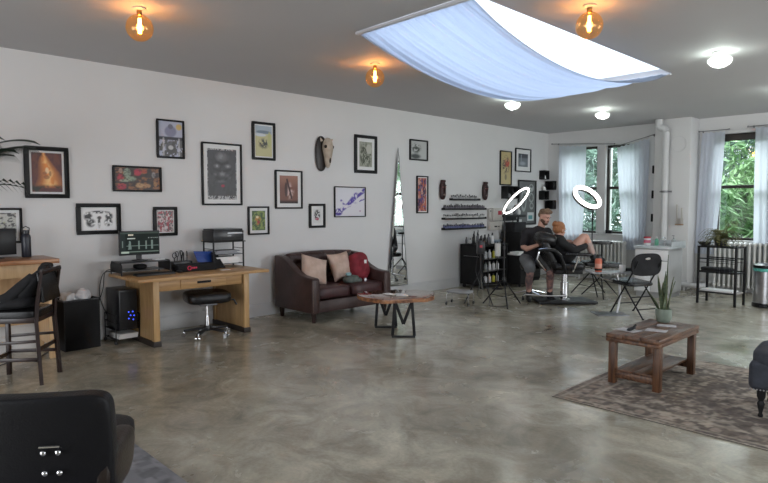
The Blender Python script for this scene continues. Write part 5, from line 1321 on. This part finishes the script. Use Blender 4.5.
def hand(wrist, d, up, side, curl=.5, s=1.0):
    """palm and five fingers; d points along the hand, up is the back of the hand, side the thumb side"""
    w_ = Vector(wrist); d = Vector(d).normalized(); up = Vector(up); up = (up - d * up.dot(d)).normalized(); sd = Vector(side); sd = (sd - d * sd.dot(d) - up * sd.dot(up)).normalized()
    ch = [[(w_, .026 * s), (w_ + d * .05 * s, .030 * s)]]; el = []
    for k, (o_, L_) in enumerate(((.030, .070), (.010, .080), (-.010, .074), (-.029, .058))):
        a = w_ + d * .03 * s + sd * o_ * .8 * s; b_ = w_ + d * .088 * s + sd * o_ * s; dd = (d * math.cos(curl * .6) - up * math.sin(curl * .6)); c_ = b_ + dd * L_ * .5 * s
        d3 = (d * math.cos(curl * 1.6) - up * math.sin(curl * 1.6)); e = c_ + d3 * L_ * .5 * s
        ch.append([(a, .013 * s), (b_, .0105 * s), (c_, .0095 * s), (e, .0075 * s)])
    a = w_ + d * .02 * s + sd * .02 * s; b_ = a + (d * .5 + sd * .8).normalized() * .045 * s; c_ = b_ + (d * .85 + sd * .35 - up * .3).normalized() * .04 * s
    ch.append([(a, .016 * s), (b_, .012 * s), (c_, .009 * s)])
    return ch
def headparts(c, yaw, pitch, roll=0):
    R_ = (Matrix.Rotation(math.radians(yaw), 3, 'Z') @ Matrix.Rotation(math.radians(pitch), 3, 'X') @ Matrix.Rotation(math.radians(roll), 3, 'Y'))
    c = Vector(c); q = lambda x, y, z: c + R_ @ Vector((x, y, z))      # face looks towards local -y
    el = [(q(0, .015, .035), (.155, .19, .17), R_), (q(0, -.02, -.045), (.125, .14, .15), R_, .9), (q(0, -.055, -.092), (.06, .05, .045), R_), (q(0, -.062, .032), (.12, .06, .03), R_),
          (q(-.078, .01, -.012), (.018, .036, .062), R_), (q(.078, .01, -.012), (.018, .036, .062), R_), (q(-.04, -.055, -.03), (.05, .05, .04), R_), (q(.04, -.055, -.03), (.05, .05, .04), R_), (q(0, -.085, -.062), (.05, .022, .018), R_)]
    ch = [[(q(0, -.078, .018), .009), (q(0, -.098, -.022), .014)], [(q(0, -.098, -.026), .013), (q(0, -.08, -.035), .018)]]
    return ch, el, q, R_

# --- the artist
man = thing('person', 'bearded man in black T-shirt and grey shorts seated bending to the client', 'person', st(2.50, 9.85), SR)
HC = (.15, -.06, 1.37)
ch, el, q, R_ = headparts(HC, 38, 22)
pel = (-.03, .02, .66); chest = (.04, -.03, 1.02); neck = (.10, -.04, 1.20)
b_ch = ch + [[(pel, .13), ((0, -.0, .85), .125), (chest, .13)], [((.04, -.03, 1.08), .10), (neck, .062), (q(0, .02, -.05), .058)],
    [((-.13, -.02, 1.12), .070), ((.20, -.02, 1.12), .070)],
    [((-.14, -.03, 1.11), .062), ((-.20, -.10, .88), .048), ((-.17, -.20, .85), .042), ((-.02, -.36, .93), .028)],
    [((.21, -.03, 1.11), .062), ((.30, -.08, .92), .048), ((.36, -.16, .92), .040), ((.48, -.24, .98), .028)],
    [((-.12, -.0, .66), .092), ((-.15, -.36, .56), .066), ((-.155, -.37, .50), .060), ((-.15, -.30, .34), .056), ((-.14, -.25, .12), .038), ((-.14, -.27, .07), .040), ((-.17, -.38, .04), .030)],
    [((.07, -.0, .66), .092), ((.17, -.34, .57), .066), ((.175, -.35, .52), .060), ((.19, -.30, .34), .056), ((.20, -.25, .12), .038), ((.20, -.27, .07), .040), ((.23, -.38, .04), .030)]]
b_ch += hand((-.02, -.36, .93), (.75, -.45, .25), (-.2, -.3, 1), (.3, .9, .1), .5) + hand((.48, -.24, .98), (.8, -.5, -.1), (0, 0, 1), (-.6, -.6, 0), .7)
el += [(Vector(chest) + Vector((0, 0, .02)), (.34, .21, .28), None, .9), (Vector((-.01, 0, .76)), (.30, .22, .24))]
body = capsules(b_ch, el, .0065, 'body', skin, man)
# clothes (shirt, shorts), tattoo-covered lower legs as sleeves of skin art are the body's own colour: leggings part
capsules([[((-.03, .02, .70), .145), ((0, 0, .85), .140), (chest, .145)], [((.05, -.03, 1.12), .105), ((.085, -.038, 1.165), .078)], [((-.14, -.02, 1.115), .082), ((.21, -.02, 1.115), .082)],
          [((-.14, -.03, 1.11), .076), ((-.19, -.085, .93), .066)], [((.21, -.03, 1.11), .076), ((.285, -.07, .96), .066)]],
         [(Vector(chest) + Vector((0, 0, .02)), (.37, .24, .30), None, .9), (Vector((-.01, 0, .76)), (.34, .26, .26))], .009, 'tshirt', tshirt, man)
capsules([[((-.12, .02, .665), .118), ((-.15, -.30, .585), .098), ((-.155, -.36, .545), .092)], [((.07, .02, .665), .118), ((.16, -.28, .59), .098), ((.17, -.33, .56), .092)]], [((-.025, .03, .68), (.34, .27, .22))], .009, 'shorts', shortm, man)
for side_, (kx, sx_) in enumerate(((-.155, -.14), (.175, .20))):
    capsules([[((kx, -.372, .475), .063), ((kx + (.0 if side_ == 0 else .012), -.302, .34), .0595), ((sx_, -.252, .15), .042)]], [], .007, 'tattoo_sleeve', skint, man, 2)
    fx = -.17 if side_ == 0 else .23
    capsules([[((sx_, -.25, .155), .050), ((sx_, -.26, .08), .052), ((sx_ + (fx - sx_) * .6, -.34, .055), .046), ((fx, -.41, .043), .036)]], [((sx_, -.25, .035), (.09, .12, .06))], .008, 'boot', black, man, 2)
def hq(x, y, z): return q(x, y, z)
capsules([[(hq(-.05, .0, .095), .045), (hq(.0, -.02, .112), .050), (hq(.05, .0, .095), .045)], [(hq(-.03, -.05, .095), .03), (hq(.04, -.055, .105), .032)]], [(hq(0, .03, .065), (.168, .185, .13), R_), (hq(0, .065, .02), (.165, .10, .13), R_)], .007, 'hair', brownh, man, 2)
capsules([], [(hq(0, -.045, -.098), (.112, .09, .065), R_), (hq(-.05, -.025, -.06), (.045, .10, .07), R_), (hq(.05, -.025, -.06), (.045, .10, .07), R_), (hq(0, -.092, -.045), (.06, .018, .014), R_)], .005, 'beard', beardm, man, 2)
for x in (-.030, .030):
    MB().sup(hq(x, -.083, .008), (.020, .012, .011), 1, R_, n=10).build('eye', eyem, man); MB().sup(hq(x, -.092, .032), (.036, .012, .009), 1, R_, n=10).build('eyebrow', beardm, man)
MB().sup(hq(0, -.098, -.062), (.038, .010, .010), 1, R_, n=10).build('lips', mat('lip_pink', (.42, .16, .14), .5), man)
# stool the artist sits on
t = thing('artist_stool', 'round black stool on a chrome star base under the artist', 'stool', st(2.47, 9.90), SR)
MB().lathe([(0, .50), (.17, .50), (.19, .52), (.19, .555), (.17, .575), (0, .58)], n=28).build('seat', blackl, t)
MB().tube([(0, 0, .12), (0, 0, .50)], .024, 12).build('column', chrome, t)
for k in range(5):
    a = 2 * PI * k / 5 + .2; e = Vector((.27 * math.cos(a), .27 * math.sin(a), .075)); MB().tube([(0, 0, .13), e], [.022, .016], 8).build('base_arm', chrome, t)
    MB().tube([e + Vector((-.012, 0, -.048)), e + Vector((.012, 0, -.048))], .027, 10).tube([e, e - Vector((0, 0, .04))], .008, 6).build('caster', blackp, t)

# --- the client's chair
t = thing('tattoo_chair', 'black padded tattoo chair with armrests on a flat black base', 'chair', st(2.90, 9.47), SR)
MB().prism([(-.46, -.24), (.46, -.24), (.40, .28), (-.46, .28)], .015, .05).build('base_plate', black, t, bevel=.006)
for (x, y) in ((-.42, -.2), (.42, -.2), (.38, .24), (-.42, .24)): MB().lathe([(.02, 0), (.025, .015)], (x, y, 0), 10).build('base_foot', blackp, t)
MB().lathe([(.085, .05), (.085, .06), (.065, .07), (.065, .33), (.045, .335), (.045, .50)], n=22).build('hydraulic_post', chrome, t)
MB().tube([(.0, -.10, .12), (-.30, -.17, .13), (-.68, -.20, .16)], .014, 8).build('pump_lever', chrome, t)
MB().box(-.20, .22, -.22, .22, .48, .55).build('seat_frame', black, t, bevel=.008)
MB().sup((.02, 0, .60), (.52, .52, .13), .4, n=28).build('seat', blackl, t)
MB().sup((-.30, 0, .80), (.13, .50, .56), .4, rotm(0, -24, 0), n=28).build('backrest', blackl, t)
MB().sup((-.33, -.05, 1.02), (.36, .40, .22), .75, rotm(0, 18, 8), n=28).build('headrest', blackl, t)
MB().tube([(-.40, 0, .85), (-.44, 0, .70), (-.30, 0, .52)], .020, 8).build('headrest_bar', chrome, t)
for sy in (-1, 1):
    y = sy * .30
    MB().tube([(-.50, y, .86), (-.38, y, .875), (-.25, y, .86), (-.16, y, .78), (-.10, y, .62), (-.06, y * .8, .50)], [.020, .024, .024, .024, .022, .02], 10).build('arm_frame', black, t)
    MB().tube([(-.50, y - .0, .88), (-.38, y, .897), (-.25, y, .882), (-.15, y, .80), (-.085, y, .63)], .007, 6).build('arm_trim', chrome, t)
    MB().sup((.12, y, .80), (.42, .085, .055), .5, rotm(0, 2, 0), n=18).build('armrest', blackl, t)
    MB().tube([(.12, y, .78), (.10, y * .9, .66), (.06, y * .75, .52)], .016, 8).build('arm_bracket', chrome, t)
MB().sup((.58, 0, .62), (.62, .40, .09), .45, rotm(0, 3, 0), n=24).build('leg_rest', blackl, t)
MB().tube([(.15, .12, .52), (.70, .12, .575)], .013, 8).tube([(.15, -.12, .52), (.70, -.12, .575)], .013, 8).build('leg_rest_frame', chrome, t)

# --- the client
cl = thing('person', 'ginger-haired client in black hugging bare knees in the tattoo chair', 'person', st(2.90, 9.47), SR)
HC2 = (-.09, .0, 1.17)
ch, el, q2, R2 = headparts(HC2, 118, 14)
b_ch = ch + [[((-.03, 0, .74), .125), ((-.10, 0, .90), .115), ((-.12, 0, .98), .115)], [((-.12, 0, 1.0), .085), ((-.105, 0, 1.07), .052), (q2(0, .02, -.05), .052)],
    [((-.12, -.15, 1.0), .058), ((-.12, .15, 1.0), .058)],
    [((-.12, -.17, .99), .052), ((.06, -.26, .86), .043), ((.20, -.22, .90), .036), ((.30, -.13, .93), .026)],
    [((-.12, .17, .99), .052), ((.06, .26, .86), .043), ((.20, .22, .90), .036), ((.30, .13, .93), .026)],
    [((0, -.09, .745), .095), ((.16, -.11, .92), .075), ((.25, -.10, 1.06), .058), ((.29, -.10, 1.06), .055), ((.36, -.10, .90), .054), ((.42, -.10, .76), .038), ((.44, -.10, .715), .036), ((.54, -.10, .695), .028)],
    [((0, .09, .745), .095), ((.20, .11, .92), .075), ((.32, .10, 1.05), .058), ((.36, .10, 1.05), .055), ((.42, .10, .90), .054), ((.47, .10, .76), .038), ((.49, .10, .715), .036), ((.59, .10, .695), .028)]]
b_ch += hand((.30, -.13, .93), (.6, .75, .0), (.5, -.4, .3), (0, 0, 1), .8, .92) + hand((.30, .13, .93), (.6, -.75, .0), (.5, .4, .3), (0, 0, 1), .8, .92)
el += [((-.11, 0, .95), (.22, .33, .26), None, .9), ((-.01, 0, .76), (.26, .36, .22))]
capsules(b_ch, el, .0065, 'body', skin, cl)
capsules([[((-.02, 0, .745), .137), ((-.10, 0, .90), .130), ((-.12, 0, .98), .130)], [((-.12, 0, 1.01), .09), ((-.108, 0, 1.055), .066)], [((-.12, -.15, 1.0), .070), ((-.12, .15, 1.0), .070)],
          [((-.12, -.17, .99), .066), ((.06, -.26, .86), .058), ((.20, -.22, .90), .050), ((.275, -.15, .925), .042)], [((-.12, .17, .99), .066), ((.06, .26, .86), .058), ((.20, .22, .90), .050), ((.275, .15, .925), .042)]],
         [((-.11, 0, .95), (.25, .36, .28), None, .9), ((-.01, 0, .77), (.29, .38, .22))], .009, 'hooded_top', mat('black_jersey', (.012, .012, .013), .8, bump=.3, bscale=14), cl)
capsules([[((.0, -.09, .745), .112), ((.12, -.105, .87), .095)], [((.0, .09, .745), .112), ((.14, .105, .86), .095)]], [((-.01, 0, .74), (.27, .37, .20))], .009, 'shorts', mat('black_jersey', (.012, .012, .013), .8), cl)
capsules([[((.405, -.10, .80), .044), ((.43, -.10, .725), .046), ((.46, -.10, .705), .044), ((.57, -.10, .698), .034)]], [], .007, 'sock', black, cl, 2)
capsules([[((.455, .10, .80), .044), ((.48, .10, .725), .046), ((.51, .10, .705), .044), ((.62, .10, .698), .034)]], [], .007, 'sock', black, cl, 2)
capsules([[((.335, -.10, .955), .0575), ((.375, -.10, .865), .055), ((.405, -.10, .80), .047)]], [], .007, 'shin_tattoo', mat('faded_tattoo', (.36, .27, .25), .5, color2=(.50, .33, .28), scale=18), cl, 2)
capsules([[(q2(-.02, .095, .07), .040), (q2(.02, .11, .06), .042)]], [(q2(0, .028, .055), (.172, .190, .155), R2), (q2(0, .055, -.0), (.165, .14, .15), R2), (q2(-.06, .0, .0), (.05, .08, .12), R2), (q2(.06, .0, .0), (.05, .08, .12), R2)], .007, 'hair', gingerm, cl, 2)
capsules([], [(q2(0, .125, .075), (.095, .075, .085), R2)], .006, 'hair_bun', gingerm, cl, 1)
for x in (-.030, .030):
    MB().sup(q2(x, -.083, .008), (.020, .012, .011), 1, R2, n=10).build('eye', eyem, cl); MB().sup(q2(x, -.092, .030), (.034, .010, .007), 1, R2, n=10).build('eyebrow', gingerm, cl)
MB().sup(q2(0, -.096, -.062), (.036, .010, .010), 1, R2, n=10).build('lips', MATS['lip_pink'], cl)

# arm rest pad on stand right of client
t = thing('armrest_stand', 'black padded arm support on a tripod stand right of the client', 'stand', st(3.70, 10.05), SR)
MB().sup((0, 0, .93), (.34, .20, .06), .5, n=20).build('pad', blackl, t)
MB().tube([(0, 0, .30), (0, 0, .90)], .014, 10).build('pole', black, t)
for k in range(3):
    a = 2 * PI * k / 3 + .3; MB().tube([(0, 0, .36), (.34 * math.cos(a), .34 * math.sin(a), .012)], .011, 8).build('leg', black, t)
# side table with bottle and cup
t = thing('side_table', 'grey metal side table with curved leg beside the tattoo chair', 'side table', st(3.22, 8.45), SR)
MB().box(-.30, .36, -.18, .20, .60, .618).build('top', mat('galvanised_top', (.32, .32, .33), .35, .6), t, bevel=.004)
MB().tube([(.10, .0, .60), (.15, 0, .45), (.17, 0, .25), (.13, 0, .02)], .017, 10).build('curved_leg', steel, t)
MB().box(-.20, .24, -.17, .17, 0, .010).build('base_plate', greym, t, bevel=.003)
MB().tube([(-.22, .1, .60), (-.05, .1, .50), (.12, .0, .46)], .010, 8).build('brace', chrome, t)
sp_ = st(3.05, 8.40)
t = thing('spray_bottle', 'orange-red bottle with black cap on the side table', 'bottle', (sp_[0], sp_[1], .6185)); t.scale = (.82, .82, .88)
MB().lathe([(.055, 0), (.060, .008), (.060, .19), (.045, .215)], n=20).build('body', pinkm, t)
MB().lathe([(.045, .215), (.040, .22), (.038, .27), (.03, .28), (0, .28)], n=16).build('cap', blackp, t)
MB().lathe([(.0605, .06), (.0605, .13)], n=20).build('label_band', mat('salmon_band', (.62, .30, .22), .5), t)
MB().lathe([(.0608, .02), (.0608, .05)], n=20).build('label_band', blackm, t)
sp_ = st(3.40, 8.42)
tag(MB().lathe([(.038, 0), (.042, .005), (.044, .09), (.040, .095), (.036, .088), (.034, .01), (0, .008)], n=18).build('cup', paperm, loc=(sp_[0], sp_[1], .6185)), 'small white cup on the side table', 'cup')
sp_ = st(3.50, 8.50)
tag(MB().sup((0, 0, .022), (.20, .13, .042), .5, n=18).build('folded_cloth', blackf, loc=(sp_[0], sp_[1], .6185), rz=40), 'folded black cloth at the right end of the side table', 'cloth')

# ------------------------------------------------------------------ outside: garden ground and trees beyond the windows
struct(MB().box(-14, 22, YW + .35, 40, -.6, -.5).build('ground', mat('lawn', (.05, .12, .03), .9, var=.3, scale=2)))
def tree(label, x, y, h, r, m, seed, n=4200, low=-.4):
    t = thing('tree', label, 'tree', (x, y, -.5), group='trees outside the windows')
    MB().tube([(0, 0, 0), (.05, .02, h * .35), (-.03, 0, h * .7)], [.16, .12, .05], 10).build('trunk', barkm, t)
    rs = np.random.RandomState(seed); b = MB(); vs = []; fs = []
    cl_ = [(rs.uniform(-.7, .7) * r, rs.uniform(-.5, .5) * r, h * rs.uniform(.12, .95), r * rs.uniform(.35, .6)) for _ in range(26)]
    for i in range(n):
        c = cl_[i % 26]; d = rs.normal(size=3); d /= np.linalg.norm(d); p = np.array(c[:3]) + d * c[3] * rs.uniform(.75, 1.05); p[2] = max(p[2], .1)
        a = rs.normal(size=3); a /= np.linalg.norm(a); q_ = np.cross(a, d); q_ /= np.linalg.norm(q_) + 1e-9; s = rs.uniform(.09, .18); o = len(vs)
        a2 = np.cross(q_, d) * .4 + a * .6
        vs += [tuple(p - q_ * s), tuple(p + a2 * s * .5), tuple(p + q_ * s), tuple(p - a2 * s * .5)]; fs.append((o, o + 1, o + 2, o + 3))
    b.add(vs, fs); o = b.build('foliage', m, t, ang=180); o['kind'] = 'stuff'
tree('leafy green tree outside the large right window', 3.1, 15.4, 3.5, 1.7, fol1, 3, 9000)
tree('paler bluish green tree rising outside the upper right window', 1.6, 19.6, 5.6, 2.6, fol2, 4, 10000)
tree('leafy green tree outside the far left windows', -1.4, 16.0, 5.0, 2.1, fol2, 5, 11000)
tree('green bush tree near the middle post between the far left windows', .1, 18.0, 4.2, 1.9, fol1, 6, 8000)
tree('bluish green tree far right beyond the garden', 8.9, 16.6, 5.0, 2.3, fol2, 8, 8000)
tree('bluish green tree far left beyond the garden', -4.6, 19.0, 5.6, 2.6, fol2, 9, 9000)
tree('low green bush beyond the far end of the window wall', 8.3, 14.9, 3.6, 1.3, fol1, 12, 7000)
